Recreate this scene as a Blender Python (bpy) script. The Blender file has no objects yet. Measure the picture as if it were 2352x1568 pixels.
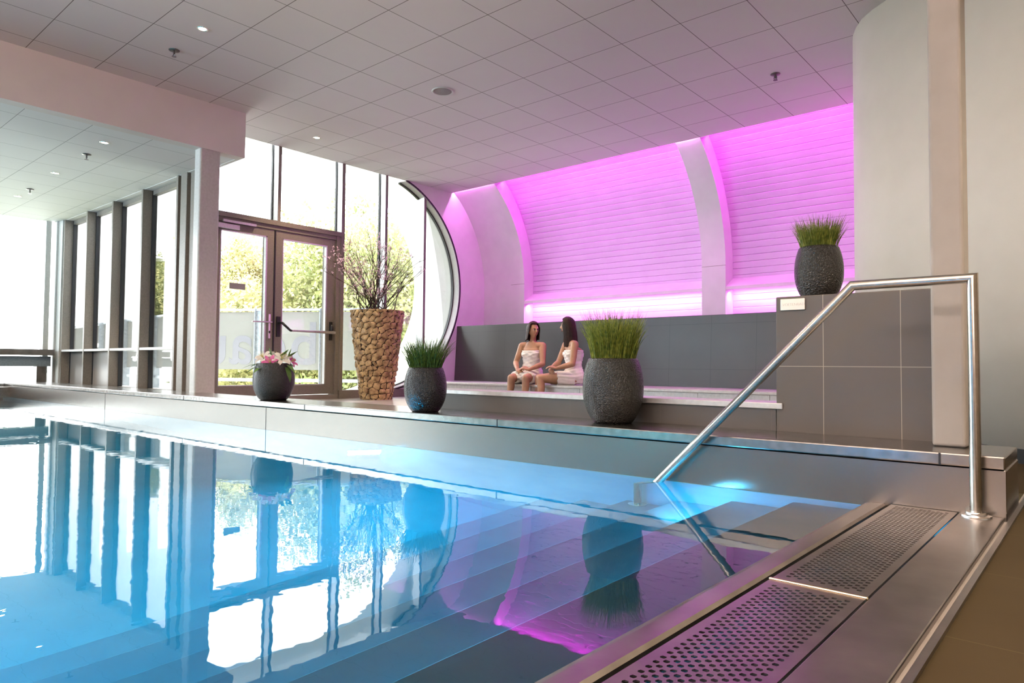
import bpy, bmesh, math, random
import numpy as np
from mathutils import Vector, Matrix
random.seed(7); np.random.seed(7)
PI = math.pi
SC = bpy.context.scene
COL = SC.collection

# ------------------------------------------------------------------ camera
F_PX = 1584.779
YAW, PITCH, ROLL = 0.711864, 0.0358277, 0.00840667
cy_, sy_ = math.cos(YAW), math.sin(YAW)
fwd = Vector((-sy_*math.cos(PITCH), cy_*math.cos(PITCH), math.sin(PITCH)))
rgt = Vector((cy_, sy_, 0)); upv = rgt.cross(fwd)
r2 = rgt*math.cos(ROLL) + upv*math.sin(ROLL); u2 = r2.cross(fwd)
cam = bpy.data.cameras.new('camera'); cam.sensor_width = 36; cam.sensor_fit = 'HORIZONTAL'
cam.lens = F_PX/2352*36; cam.clip_start = .05; cam.clip_end = 300
camo = bpy.data.objects.new('camera', cam); COL.objects.link(camo)
camo.matrix_world = Matrix(((r2.x, u2.x, -fwd.x, 0), (r2.y, u2.y, -fwd.y, 0), (r2.z, u2.z, -fwd.z, .58), (0, 0, 0, 1)))
SC.camera = camo

# ------------------------------------------------------------------ world, exposure
SC.view_settings.view_transform = 'Standard'; SC.view_settings.look = 'None'
SC.view_settings.gamma = 1; SC.view_settings.use_curve_mapping = False
SC.view_settings.exposure = 1.3
SKY = 4.2
w = bpy.data.worlds.new('sky'); SC.world = w; w.use_nodes = True
bg = w.node_tree.nodes['Background']; bg.inputs[0].default_value = (.93, .97, 1, 1); bg.inputs[1].default_value = SKY
cyc = SC.cycles
cyc.use_denoising = True
cyc.max_bounces = 9; cyc.diffuse_bounces = 4; cyc.glossy_bounces = 4; cyc.transmission_bounces = 7; cyc.transparent_max_bounces = 10
cyc.caustics_reflective = False; cyc.caustics_refractive = False
cyc.sample_clamp_indirect = 6; cyc.sample_clamp_direct = 0

def look(o, d):
    o.rotation_euler = Vector(d).to_track_quat('-Z', 'Y').to_euler()
def area(name, loc, d, sx, sy, power, col, spread=180):
    l = bpy.data.lights.new(name, 'AREA'); l.shape = 'RECTANGLE'; l.size = sx; l.size_y = sy
    l.energy = power; l.color = col; l.spread = math.radians(spread)
    o = bpy.data.objects.new(name, l); COL.objects.link(o); o.location = loc; look(o, d); return o
# sun: soft, high, lights the terrace and the trees
sl = bpy.data.lights.new('sun', 'SUN'); sl.energy = 4.6; sl.angle = math.radians(3); sl.color = (1, .95, .82)
so = bpy.data.objects.new('sun', sl); COL.objects.link(so); so.location = (-20, 0, 20); look(so, (.25, .08, -.96))
# magenta LED lines: behind the ceiling edge and under the light cover
MAG = (1.0, .045, 1.0)
for x0, x1 in ((-7.68, -4.42), (-4.0, -.2)):
    area('led_line_bay', ((x0+x1)/2, 8.62, 3.69), (0, .55, -.8), x1-x0, .10, 4.5*(x1-x0), MAG)
    area('led_line_cove', ((x0+x1)/2, 9.33, 1.655), (0, .45, -1), x1-x0, .04, 3.5*(x1-x0), (1, .28, 1))
for x0, x1 in ((-8.62, -7.72), (-4.40, -4.05)):
    area('led_line_rib', ((x0+x1)/2, 8.425, 3.64), (0, .3, -1), x1-x0, .03, 20*(x1-x0), (1, .22, 1))
# underwater lamps in the pool walls
BLU = (.02, .40, .92)
for x, y, e in ((-2.0, -2.6, 150), (-5, -2.6, 85), (-9.5, -2.6, 105)):
    area('pool_lamp', (x, y, -.14), (0, 1, -.30), .3, .3, e, BLU if x > -3 else (.05, .68, .74))
area('pool_lamp', (-4.1, 3.12, -.40), (.85, -.5, -.06), .24, .24, 16, (.03, .55, 1))
area('pool_lamp', (-1.55, 2.85, -.33), (.35, .5, -.1), .08, .08, 1.6, (.12, .62, 1))
# warm ceiling lamps of the hall around the camera; none of it is in view
for x, y, e in ((1.3, 1.0, 30), (1.5, 3.4, 130), (-1.6, 1.0, 30), (-3.6, 2.7, 30), (-4.0, -1.2, 30), (.6, -2, 30)):
    l = bpy.data.lights.new('warm_spot', 'SPOT'); l.energy = e*1.6; l.color = (1, .80, .57); l.spot_size = math.radians(118); l.spot_blend = .7; l.shadow_soft_size = .05
    o = bpy.data.objects.new('warm_spot', l); COL.objects.link(o); o.location = (x, y, 3.57)
for x, y, e in ((-6.4, 6.9, 95), (-4.4, 6.8, 75), (-2.9, 6.6, 60)):  # added warm spots to brighten the seated women; no fixtures here
    l = bpy.data.lights.new('warm_spot', 'SPOT'); l.energy = e; l.color = (1, .72, .44); l.spot_size = math.radians(58); l.spot_blend = .5; l.shadow_soft_size = .05
    o = bpy.data.objects.new('warm_spot', l); COL.objects.link(o); o.location = (x, y, 3.57)
# added fill lights, unseen, aimed up from the walls to brighten the ceiling
area('ceiling_fill', (-2.5, -5.9, 2.3), (0, .55, 1), 9, .25, 640, (1, .85, .78), 110)
area('ceiling_fill', (2.95, 0, 2.3), (-.5, 0, 1), .25, 9, 240, (1, .79, .66), 110)
area('ceiling_fill', (-11.2, -5.9, 1.9), (0, .8, 1), 6, .25, 520, (.60, .82, 1), 120)

# ------------------------------------------------------------------ helpers
def new_mesh(name, verts, faces, mat=None, parent=None, smooth=False, loc=None, auto=None):
    me = bpy.data.meshes.new(name); me.from_pydata([tuple(v) for v in verts], [], [tuple(f) for f in faces]); me.update()
    o = bpy.data.objects.new(name, me); COL.objects.link(o)
    mats = mat if isinstance(mat, (list, tuple)) else [mat]
    for m in mats:
        if m: me.materials.append(m)
    if smooth: me.polygons.foreach_set('use_smooth', [True]*len(me.polygons))
    if auto is not None: me.set_sharp_from_angle(angle=math.radians(auto))
    if parent: o.parent = parent
    if loc is not None: o.location = loc
    return o
class MB:
    def __init__(s): s.v = []; s.f = []; s.mi = []
    def add(s, v, f, mi=0):
        n = len(s.v); s.v += [tuple(p) for p in v]; s.f += [tuple(i+n for i in q) for q in f]; s.mi += [mi]*len(f); return s
    def box(s, x0, x1, y0, y1, z0, z1, mi=0):
        v = [(x, y, z) for x in (x0, x1) for y in (y0, y1) for z in (z0, z1)]
        return s.add(v, [(0, 1, 3, 2), (4, 6, 7, 5), (0, 4, 5, 1), (2, 3, 7, 6), (0, 2, 6, 4), (1, 5, 7, 3)], mi)
    def prism(s, poly, z0, z1, mi=0):
        n = len(poly); v = [(x, y, z0) for x, y in poly]+[(x, y, z1) for x, y in poly]
        a = sum(poly[i][0]*poly[(i+1) % n][1]-poly[(i+1) % n][0]*poly[i][1] for i in range(n))
        f = [tuple(range(n))[::-1], tuple(range(n, 2*n))]+[(i, (i+1) % n, n+(i+1) % n, n+i) for i in range(n)]
        if a < 0: f = [q[::-1] for q in f]
        return s.add(v, f, mi)
    def extrude_x(s, prof, x0, x1, mi=0, closed=True):      # profile of (y,z)
        n = len(prof); v = [(x0, y, z) for y, z in prof]+[(x1, y, z) for y, z in prof]
        f = [(i, (i+1) % n, n+(i+1) % n, n+i) for i in range(n if closed else n-1)]
        if closed: f += [tuple(range(n))[::-1], tuple(range(n, 2*n))]
        return s.add(v, f, mi)
    def tube(s, pts, rad, seg=10, mi=0, cap=True):
        pts = [Vector(p) for p in pts]; rr = rad if isinstance(rad, (list, tuple)) else [rad]*len(pts)
        n = len(pts); base = len(s.v); up = None
        for i, p in enumerate(pts):
            t = ((pts[min(i+1, n-1)]-p).normalized()+(p-pts[max(i-1, 0)]).normalized())
            t = t.normalized() if t.length > 1e-6 else Vector((0, 0, 1))
            if up is None: up = Vector((0, 0, 1)) if abs(t.z) < .9 else Vector((1, 0, 0))
            a = t.cross(up).normalized(); b = a.cross(t).normalized(); up = b
            c = 1.0
            if 0 < i < n-1:
                d = (pts[i+1]-p).normalized().dot((p-pts[i-1]).normalized()); c = 1/max(.5, math.sqrt((1+d)/2))
            for k in range(seg):
                q = 2*PI*k/seg; s.v.append(tuple(p+(a*math.cos(q)+b*math.sin(q))*rr[i]*(c if c < 1.3 else 1.3)))
        for i in range(n-1):
            for k in range(seg):
                k2 = (k+1) % seg
                s.f.append((base+i*seg+k, base+(i+1)*seg+k, base+(i+1)*seg+k2, base+i*seg+k2)); s.mi.append(mi)
        if cap:
            s.f.append(tuple(base+k for k in range(seg))); s.mi.append(mi)
            s.f.append(tuple(base+(n-1)*seg+k for k in range(seg))[::-1]); s.mi.append(mi)
        return s
    def lathe(s, prof, seg=48, c=(0, 0, 0), mi=0):          # prof (r,z)
        base = len(s.v)
        for r, z in prof:
            for k in range(seg):
                q = 2*PI*k/seg; s.v.append((c[0]+r*math.cos(q), c[1]+r*math.sin(q), c[2]+z))
        for i in range(len(prof)-1):
            for k in range(seg):
                k2 = (k+1) % seg; s.f.append((base+i*seg+k, base+i*seg+k2, base+(i+1)*seg+k2, base+(i+1)*seg+k)); s.mi.append(mi)
        return s
    def ico(s, c, r, sub=1, sc=(1, 1, 1), mi=0):
        bm = bmesh.new(); bmesh.ops.create_icosphere(bm, subdivisions=sub, radius=r)
        bm.verts.index_update()
        s.add([(c[0]+v.co.x*sc[0], c[1]+v.co.y*sc[1], c[2]+v.co.z*sc[2]) for v in bm.verts], [[v.index for v in f.verts] for f in bm.faces], mi); bm.free(); return s
    def build(s, name, mat, parent=None, smooth=False, loc=None, auto=None):
        o = new_mesh(name, s.v, s.f, mat, parent, smooth, loc, auto)
        if any(s.mi): o.data.polygons.foreach_set('material_index', s.mi)
        return o
def bevel(o, wd=.006, seg=2):
    m = o.modifiers.new('bevel', 'BEVEL'); m.width = wd; m.segments = seg; m.limit_method = 'ANGLE'; m.angle_limit = math.radians(40); return o
def tag(o, label=None, cat=None, group=None, kind=None):
    if label: o['label'] = label
    if cat: o['category'] = cat
    if group: o['group'] = group
    if kind: o['kind'] = kind
    return o
def empty(name, loc=(0, 0, 0), rz=0):
    o = bpy.data.objects.new(name, None); COL.objects.link(o); o.location = loc; o.rotation_euler = (0, 0, rz); o.empty_display_size = .1; return o
def struct(o, label=None, cat=None):
    o['kind'] = 'structure'
    if label: o['label'] = label
    if cat: o['category'] = cat
    return o
def copy_tree(o, parent=None):
    c = o.copy(); COL.objects.link(c)
    if parent: c.parent = parent
    for ch in list(o.children): copy_tree(ch, c)
    return c
def text_mesh(name, body, size, depth, mat, parent=None, mw=None, mirror=False, font_w=1.0):
    cu = bpy.data.curves.new(name, 'FONT'); cu.body = body; cu.size = size; cu.extrude = depth; cu.align_x = 'CENTER'; cu.align_y = 'CENTER'
    cu.offset = font_w
    t = bpy.data.objects.new(name+'_c', cu); COL.objects.link(t)
    dg = bpy.context.evaluated_depsgraph_get(); dg.update()
    me = bpy.data.meshes.new_from_object(t.evaluated_get(dg)); bpy.data.objects.remove(t)
    me.name = name
    if mirror: me.transform(Matrix.Scale(-1, 4, (1, 0, 0))); me.flip_normals()
    o = bpy.data.objects.new(name, me); COL.objects.link(o); me.materials.clear(); me.materials.append(mat)
    if parent: o.parent = parent
    if mw is not None: o.matrix_local = mw
    return o

# ------------------------------------------------------------------ materials
def mat(name, col, rough=.5, metal=0, spec=.5, coat=0, alpha=None):
    m = bpy.data.materials.new(name); m.use_nodes = True
    b = m.node_tree.nodes['Principled BSDF']; b.inputs['Base Color'].default_value = (*col, 1); b.inputs['Roughness'].default_value = rough
    b.inputs['Metallic'].default_value = metal; b.inputs['Specular IOR Level'].default_value = spec; b.inputs['Coat Weight'].default_value = coat
    return m
def nt(m): return m.node_tree, m.node_tree.nodes['Principled BSDF']
def N(t, typ, **kw):
    n = t.nodes.new(typ)
    for k, v in kw.items():
        if k in n.inputs: n.inputs[k].default_value = v
        else: setattr(n, k, v)
    return n
def noise_col(m, c0, c1, scale=8, detail=4, stretch=(1, 1, 1), bump=0, bdist=.01, bscale=None, rough=None):
    t, b = nt(m)
    tc = N(t, 'ShaderNodeTexCoord'); mp = N(t, 'ShaderNodeMapping'); mp.inputs['Scale'].default_value = stretch
    t.links.new(tc.outputs['Object'], mp.inputs[0])
    nz = N(t, 'ShaderNodeTexNoise', Scale=scale, Detail=detail); t.links.new(mp.outputs[0], nz.inputs['Vector'])
    r = N(t, 'ShaderNodeValToRGB'); r.color_ramp.elements[0].position = .3; r.color_ramp.elements[1].position = .7
    r.color_ramp.elements[0].color = (*c0, 1); r.color_ramp.elements[1].color = (*c1, 1)
    t.links.new(nz.outputs[0], r.inputs[0]); t.links.new(r.outputs[0], b.inputs['Base Color'])
    if rough:
        mr = N(t, 'ShaderNodeMapRange'); mr.inputs[3].default_value, mr.inputs[4].default_value = rough
        t.links.new(nz.outputs[0], mr.inputs[0]); t.links.new(mr.outputs[0], b.inputs['Roughness'])
    if bump:
        n2 = nz
        if bscale:
            n2 = N(t, 'ShaderNodeTexNoise', Scale=bscale, Detail=3); t.links.new(mp.outputs[0], n2.inputs['Vector'])
        bp = N(t, 'ShaderNodeBump', Strength=bump, Distance=bdist); t.links.new(n2.outputs[0], bp.inputs['Height']); t.links.new(bp.outputs[0], b.inputs['Normal'])
    return m
def grid_lines(m, base, line, axes, pitch, offs, width, c2=None, bump=.4):
    """joint lines every pitch metres along the given object axes"""
    t, b = nt(m)
    tc = N(t, 'ShaderNodeTexCoord'); sp = N(t, 'ShaderNodeSeparateXYZ'); t.links.new(tc.outputs['Object'], sp.inputs[0])
    acc = None
    for ax, p, of in zip(axes, pitch, offs):
        a = N(t, 'ShaderNodeMath', operation='SUBTRACT'); t.links.new(sp.outputs['XYZ'.index(ax)], a.inputs[0]); a.inputs[1].default_value = of
        pp = N(t, 'ShaderNodeMath', operation='PINGPONG'); t.links.new(a.outputs[0], pp.inputs[0]); pp.inputs[1].default_value = p/2
        lt = N(t, 'ShaderNodeMath', operation='LESS_THAN'); t.links.new(pp.outputs[0], lt.inputs[0]); lt.inputs[1].default_value = width/2
        if acc is None: acc = lt
        else:
            mx = N(t, 'ShaderNodeMath', operation='MAXIMUM'); t.links.new(acc.outputs[0], mx.inputs[0]); t.links.new(lt.outputs[0], mx.inputs[1]); acc = mx
    nz = N(t, 'ShaderNodeTexNoise', Scale=3.0, Detail=5); t.links.new(tc.outputs['Object'], nz.inputs['Vector'])
    mb = N(t, 'ShaderNodeMix', data_type='RGBA'); mb.inputs['A'].default_value = (*base, 1); mb.inputs['B'].default_value = (*(c2 or base), 1)
    t.links.new(nz.outputs[0], mb.inputs['Factor'])
    ml = N(t, 'ShaderNodeMix', data_type='RGBA'); ml.inputs['B'].default_value = (*line, 1)
    t.links.new(mb.outputs['Result'], ml.inputs['A']); t.links.new(acc.outputs[0], ml.inputs['Factor']); t.links.new(ml.outputs['Result'], b.inputs['Base Color'])
    inv = N(t, 'ShaderNodeMath', operation='SUBTRACT'); inv.inputs[0].default_value = 1; t.links.new(acc.outputs[0], inv.inputs[1])
    bp = N(t, 'ShaderNodeBump', Strength=bump, Distance=.004); t.links.new(inv.outputs[0], bp.inputs['Height']); t.links.new(bp.outputs[0], b.inputs['Normal'])
    return m
M = {}
M['white'] = noise_col(mat('white_paint', (.8, .8, .79), .6), (.78, .775, .76), (.83, .825, .81), 5, 4, bump=.03, bscale=180, bdist=.002)
M['ceil'] = grid_lines(mat('ceiling_tiles', (.8, .8, .8), .75), (.80, .78, .77), (.22, .20, .19), 'XY', (.6, .6), (-4.6, 4.88), .007, (.83, .81, .80))
M['ceil_low'] = grid_lines(mat('ceiling_tiles_low', (.8, .8, .8), .75), (.82, .83, .84), (.3, .31, .33), 'XY', (.6, .6), (-8.87, 3.13), .006)
M['beam'] = noise_col(mat('bulkhead_paint', (.8, .77, .75), .7), (.76, .73, .71), (.80, .77, .75), 3)
M['frame'] = noise_col(mat('taupe_window_frame', (.25, .22, .19), .45), (.20, .175, .15), (.25, .22, .19), 60, 2)
M['frame_lt'] = noise_col(mat('pale_metal_column', (.6, .6, .58), .4), (.55, .55, .53), (.62, .62, .60), 40, 2)
M['panelb'] = noise_col(mat('taupe_panel', (.30, .26, .23), .35), (.28, .245, .215), (.33, .29, .26), 2)
M['gasket'] = mat('black_gasket', (.015, .015, .018), .4)
M['alu'] = noise_col(mat('anodised_aluminium', (.6, .6, .6), .35, .8), (.55, .55, .55), (.65, .65, .65), 50, 2)
M['gun'] = mat('dark_chrome', (.16, .14, .13), .35, .6)
M['chrome'] = mat('bright_steel', (.75, .74, .72), .18, 1)
M['tile'] = grid_lines(mat('anthracite_tile', (.07, .066, .064), .33, 0, .65), (.062, .058, .056), (.035, .033, .032), 'XZ', (.6, .6), (-8.12, .56), .004, (.085, .08, .078), .15)
M['tile2'] = grid_lines(mat('brown_grey_tile', (.1, .09, .08), .5), (.085, .072, .062), (.36, .31, .25), 'XZ', (.352, .6), (-1.152, .592), .003, (.11, .092, .08), .15)
M['tile_k'] = grid_lines(mat('kerb_tile', (.1, .09, .08), .45), (.072, .063, .057), (.10, .088, .076), 'XZ', (.33, 3.0), (-1.34, 2.1), .003, (.095, .085, .078), .15)
M['floor_b'] = grid_lines(mat('brown_floor_tile', (.2, .15, .1), .55), (.034, .022, .008), (.06, .045, .02), 'XY', (.6, .6), (.33, 1.71), .004, (.046, .032, .013), .2)
nt(M['floor_b'])[1].inputs['Specular IOR Level'].default_value = .15; nt(M['floor_b'])[1].inputs['Roughness'].default_value = .75
M['floor_g'] = noise_col(mat('grey_floor', (.4, .37, .34), .35), (.36, .33, .30), (.44, .41, .38), 6, 5)
def steel(name, c0, c1, rough=(.22, .38), stretch=(1, 1, 1), scale=30, bump=.04):
    return noise_col(mat(name, c0, .3, 1), c0, c1, scale, 5, stretch, bump, .002, None, rough)
M['steel'] = steel('brushed_steel', (.36, .335, .31), (.46, .43, .40), (.16, .26), (1, 1, 1), 26)
M['steel_x'] = mat('brushed_steel_wall', (.275, .252, .228), .26, 1)
M['steel_t'] = steel('satin_tube_steel', (.46, .43, .38), (.54, .51, .46), (.2, .28), (1, 1, 1), 60, .02)
M['steel_d'] = noise_col(mat('dull_gutter_steel', (.4, .38, .36), .42, 1), (.215, .19, .172), (.30, .268, .245), 9, 6, (1, 1, 1), .05, .002, 90, (.26, .40))
M['bench'] = noise_col(mat('satin_bench_steel', (.7, .7, .7), .35, .45), (.62, .62, .62), (.74, .74, .74), 30, 5)
M['pool_f'] = noise_col(mat('pool_floor_steel', (.5, .62, .68), .45, .1), (.46, .64, .68), (.56, .72, .74), 3)
M['pool'] = noise_col(mat('pool_liner_steel', (.5, .62, .68), .45, .25), (.30, .46, .54), (.40, .54, .60), 3)
M['black'] = mat('black_rubber', (.012, .012, .013), .6)
M['concrete'] = noise_col(mat('terrace_slab', (.6, .6, .6), .8), (.70, .70, .68), (.80, .80, .78), 4)
M['canopy'] = noise_col(mat('white_render', (.85, .84, .80), .8), (.88, .87, .81), (.93, .92, .89), 3)
M['galv'] = noise_col(mat('galvanised_steel', (.5, .54, .57), .45, .6), (.36, .40, .44), (.62, .66, .69), 28, 5)
M['cream'] = noise_col(mat('cream_wall_paint', (.8, .75, .66), .6), (.79, .735, .64), (.83, .775, .68), 4, bump=.03, bscale=180, bdist=.002)
M['led_boards'] = noise_col(mat('led_tinted_boards', (.8, .6, .8), .45), (.74, .57, .77), (.79, .62, .82), 3)  # boards tinted lilac: part of the magenta LED glow is put into their colour
M['hall'] = noise_col(mat('warm_brown_hall_wall', (.25, .2, .15), .7), (.20, .155, .115), (.27, .21, .16), 2)
M['column'] = noise_col(mat('greige_column', (.45, .4, .36), .5), (.30, .275, .25), (.36, .33, .30), 4)
def glass_mat(name, tint, refl):
    m = bpy.data.materials.new(name); m.use_nodes = True; t = m.node_tree; t.nodes.clear()
    o = N(t, 'ShaderNodeOutputMaterial'); mx = N(t, 'ShaderNodeMixShader'); tr = N(t, 'ShaderNodeBsdfTransparent'); gl = N(t, 'ShaderNodeBsdfGlossy')
    tr.inputs[0].default_value = (*tint, 1); gl.inputs['Roughness'].default_value = 0.0
    fr = N(t, 'ShaderNodeFresnel', IOR=1.45); ml = N(t, 'ShaderNodeMath', operation='MULTIPLY'); ml.inputs[1].default_value = refl
    t.links.new(fr.outputs[0], ml.inputs[0]); t.links.new(ml.outputs[0], mx.inputs[0]); t.links.new(tr.outputs[0], mx.inputs[1]); t.links.new(gl.outputs[0], mx.inputs[2]); t.links.new(mx.outputs[0], o.inputs[0])
    return m
M['glass'] = glass_mat('window_glass', (.97, .985, .98), .8)
def frosted(name, col, a):
    m = bpy.data.materials.new(name); m.use_nodes = True; t = m.node_tree; t.nodes.clear()
    o = N(t, 'ShaderNodeOutputMaterial'); mx = N(t, 'ShaderNodeMixShader'); tr = N(t, 'ShaderNodeBsdfTransparent'); df = N(t, 'ShaderNodeBsdfDiffuse'); tl = N(t, 'ShaderNodeBsdfTranslucent'); ad = N(t, 'ShaderNodeMixShader')
    df.inputs[0].default_value = (*col, 1); tl.inputs[0].default_value = (*col, 1); ad.inputs[0].default_value = .5
    t.links.new(df.outputs[0], ad.inputs[1]); t.links.new(tl.outputs[0], ad.inputs[2]); mx.inputs[0].default_value = a
    t.links.new(tr.outputs[0], mx.inputs[1]); t.links.new(ad.outputs[0], mx.inputs[2]); t.links.new(mx.outputs[0], o.inputs[0]); return m
M['frost'] = frosted('frosted_glass', (.36, .36, .345), .9)
M['letter'] = mat('grey_letter_film', (.24, .24, .27), .6)
M['letter_w'] = mat('white_letter_film', (.85, .85, .85), .6)
# water: flat sheet that reflects by Fresnel and refracts, with small ripples
m = bpy.data.materials.new('pool_water'); m.use_nodes = True; t = m.node_tree; b = t.nodes['Principled BSDF']
b.inputs['Base Color'].default_value = (.30, .74, .93, 1); b.inputs['Roughness'].default_value = 0.0; b.inputs['IOR'].default_value = 1.333; b.inputs['Transmission Weight'].default_value = 1
tc = N(t, 'ShaderNodeTexCoord'); n1 = N(t, 'ShaderNodeTexNoise', Scale=11, Detail=2, Roughness=.45); n2 = N(t, 'ShaderNodeTexNoise', Scale=1.3, Detail=1)
t.links.new(tc.outputs['Object'], n1.inputs['Vector']); t.links.new(tc.outputs['Object'], n2.inputs['Vector'])
ad = N(t, 'ShaderNodeMath', operation='MULTIPLY_ADD'); ad.inputs[1].default_value = 2.2; t.links.new(n2.outputs[0], ad.inputs[0]); t.links.new(n1.outputs[0], ad.inputs[2])
bp = N(t, 'ShaderNodeBump', Strength=.024, Distance=.012); t.links.new(ad.outputs[0], bp.inputs['Height']); t.links.new(bp.outputs[0], b.inputs['Normal'])
M['water'] = m
def emis(name, col, s):
    m = bpy.data.materials.new(name); m.use_nodes = True; t = m.node_tree; t.nodes.clear(); o = N(t, 'ShaderNodeOutputMaterial'); e = N(t, 'ShaderNodeEmission')
    e.inputs[0].default_value = (*col, 1); e.inputs[1].default_value = s; t.links.new(e.outputs[0], o.inputs[0]); return m
M['lamp'] = emis('lamp_glow', (1, .86, .62), 30)
M['pool_lamp'] = emis('pool_lamp_glow', (.25, .7, 1), 6)
def leaf_mat(name, c0, c1, trans=.35, scale=3, rough=.5):
    m = noise_col(mat(name, c0, rough), c0, c1, scale, 3); t, b = nt(m)
    out = [n for n in t.nodes if n.type == 'OUTPUT_MATERIAL'][0]; tl = N(t, 'ShaderNodeBsdfTranslucent'); mx = N(t, 'ShaderNodeMixShader'); mx.inputs[0].default_value = trans
    src = b.inputs['Base Color'].links[0].from_socket; t.links.new(src, tl.inputs[0]); t.links.new(b.outputs[0], mx.inputs[1]); t.links.new(tl.outputs[0], mx.inputs[2]); t.links.new(mx.outputs[0], out.inputs[0]); return m
M['leaf_y'] = leaf_mat('yellow_green_foliage', (.24, .25, .09), (.62, .56, .28), .45, 2.2)
M['leaf_g'] = leaf_mat('green_foliage', (.17, .21, .07), (.52, .52, .24), .45, 2.2)
M['hedge'] = leaf_mat('hedge_foliage', (.14, .2, .05), (.34, .34, .10), .4, 1.2)
M['bark'] = noise_col(mat('bark', (.12, .09, .06), .9), (.09, .07, .05), (.2, .16, .12), 12)
M['grass'] = leaf_mat('ornamental_grass', (.045, .10, .01), (.36, .40, .07), .3, 45)
M['grass_d'] = leaf_mat('dark_ornamental_grass', (.015, .05, .012), (.14, .25, .04), .3, 45)
# hammered dark glaze of the pots
def pot_mat(name, c0, c1, rough):
    m = mat(name, c0, .3, 0, .4); t, b = nt(m); tc = N(t, 'ShaderNodeTexCoord')
    vo = N(t, 'ShaderNodeTexVoronoi', Scale=150); nz = N(t, 'ShaderNodeTexNoise', Scale=110, Detail=3)
    t.links.new(tc.outputs['Object'], vo.inputs['Vector']); t.links.new(tc.outputs['Object'], nz.inputs['Vector'])
    r = N(t, 'ShaderNodeValToRGB'); r.color_ramp.elements[0].color = (*c0, 1); r.color_ramp.elements[1].color = (*c1, 1); t.links.new(nz.outputs[0], r.inputs[0]); t.links.new(r.outputs[0], b.inputs['Base Color'])
    a = N(t, 'ShaderNodeMath', operation='ADD'); t.links.new(vo.outputs['Distance'], a.inputs[0]); t.links.new(nz.outputs[0], a.inputs[1])
    bp = N(t, 'ShaderNodeBump', Strength=.75, Distance=.006); t.links.new(a.outputs[0], bp.inputs['Height']); t.links.new(bp.outputs[0], b.inputs['Normal'])
    b.inputs['Roughness'].default_value = rough; return m
M['pot'] = pot_mat('hammered_dark_glaze', (.006, .006, .007), (.02, .019, .018), .16)
M['pot_g'] = pot_mat('hammered_grey_glaze', (.010, .010, .009), (.035, .032, .028), .16)
M['soil'] = noise_col(mat('potting_soil', (.03, .02, .015), .9), (.02, .014, .01), (.05, .035, .025), 60)

# ------------------------------------------------------------------ setting: shell
ZC, ZL, ZW = 3.61, 3.07, .25
XW = -8.66                                              # plane of the door wall
# upper ceiling
b = MB(); b.box(-7.85, 3.2, -6.2, 4.13, ZC, ZC+.06); b.box(XW-.02, 3.2, 4.13, 8.40, ZC, ZC+.06)
ceil = struct(b.build('ceiling', M['ceil']))
b = MB(); b.box(-8.9, 3.2, 8.3, 10.2, 3.95, 4.0); b.box(-8.9, 3.2, 8.30, 8.34, ZC+.06, 3.95)
struct(b.build('ceiling', M['white']))
b = MB(); b.box(-14.15, -7.86, -6.2, 3.97, ZL, ZL+.06); b.box(XW, -8.01, 3.97, 4.07, ZL, ZL+.06)
struct(b.build('ceiling', M['ceil_low']))
b = MB(); b.box(-8.0, -7.85, -6.2, 4.13, ZL-.005, ZC+.05); b.box(XW-.15, -8.0, 4.08, 4.13, ZL-.005, ZC+.05)
struct(b.build('wall_bulkhead', M['beam']))
b = MB(); b.box(-14.15, -8.0, -6.2, 4.2, ZC, ZC+.06); struct(b.build('ceiling', M['white']))
# floors
b = MB(); b.box(-.27, 3.2, -6.2, 5.6, -.1, .022); struct(b.build('floor', M['floor_b']))
b = MB(); b.prism([(-9.0, 3.68), (-3.95, 3.68), (-8.75, 7.95), (-9.0, 7.95)], -.1, .078); struct(b.build('floor', M['floor_g']))
b = MB(); b.box(-8.75, -1.2, 3.75, 9.8, -.14, -.04); struct(b.build('floor', M['steel_d']))
b = MB(); b.box(-1.2, 3.2, 5.0, 10, -.14, -.02); b.box(-1.2, -.27, 4.2, 5.0, -.14, -.02); struct(b.build('floor', M['floor_b']))
# pool basin
b = MB()
b.box(-14.1, -.2, -6.2, 3.4, -1.5, -1.4); b.box(-14.1, -.30, 3.23, 3.42, -1.4, ZW-.055); b.box(-14.2, -14.1, -6.2, 3.42, -1.5, .18)
b.box(-14.1, 3.2, -6.3, -6.2, -1.5, .02); b.box(-.80, -.25, -6.2, 3.23, -1.4, -.10)
basin = struct(b.build('wall_pool', [M['steel_x'], M['pool']]))
for p in basin.data.polygons:
    if p.center.z < -.7: p.material_index = 1
# separate liner below the water so that the wetted steel looks pale
b = MB(); b.box(-14.09, -.8, 3.222, 3.2305, -1.4, -.004); struct(b.build('wall_pool', M['pool']))
struct(MB().box(-14.09, -.8, -6.19, 3.22, -1.4, -1.392).build('floor', M['pool_f']))
# pool edge coping
b = MB(); b.box(-14.1, -.30, 3.225, 3.69, ZW-.05, ZW); b.box(-.31, -.298, 3.23, 3.69, 0, ZW-.05); b.box(-14.1, -1.0, 3.42, 3.69, -.1, ZW-.05); b.box(-1.0, -.31, 3.42, 3.685, 0, ZW-.05)
cop = struct(bevel(b.build('trim_1', M['steel']), .006)); 
b = MB()
for x in (-.515, -2.9, -5.05, -7.3): b.box(x-.004, x+.004, 3.2235, 3.225, ZW-.05, ZW-.002)
for x in (-5.665, -9.5): b.box(x-.003, x+.003, 3.2285, 3.2305, 0, ZW-.05)
struct(b.build('trim_2', M['gasket']))
# pool steps: they run away from the overflow edge
b = MB()
for i in range(6):
    b.box(-.80-.29*(i+1), -.795-.29*i, -6.1, 3.221, -1.392, -.12-.17*i)
struct(bevel(b.build('floor', M['pool_f']), .004), None)
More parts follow.
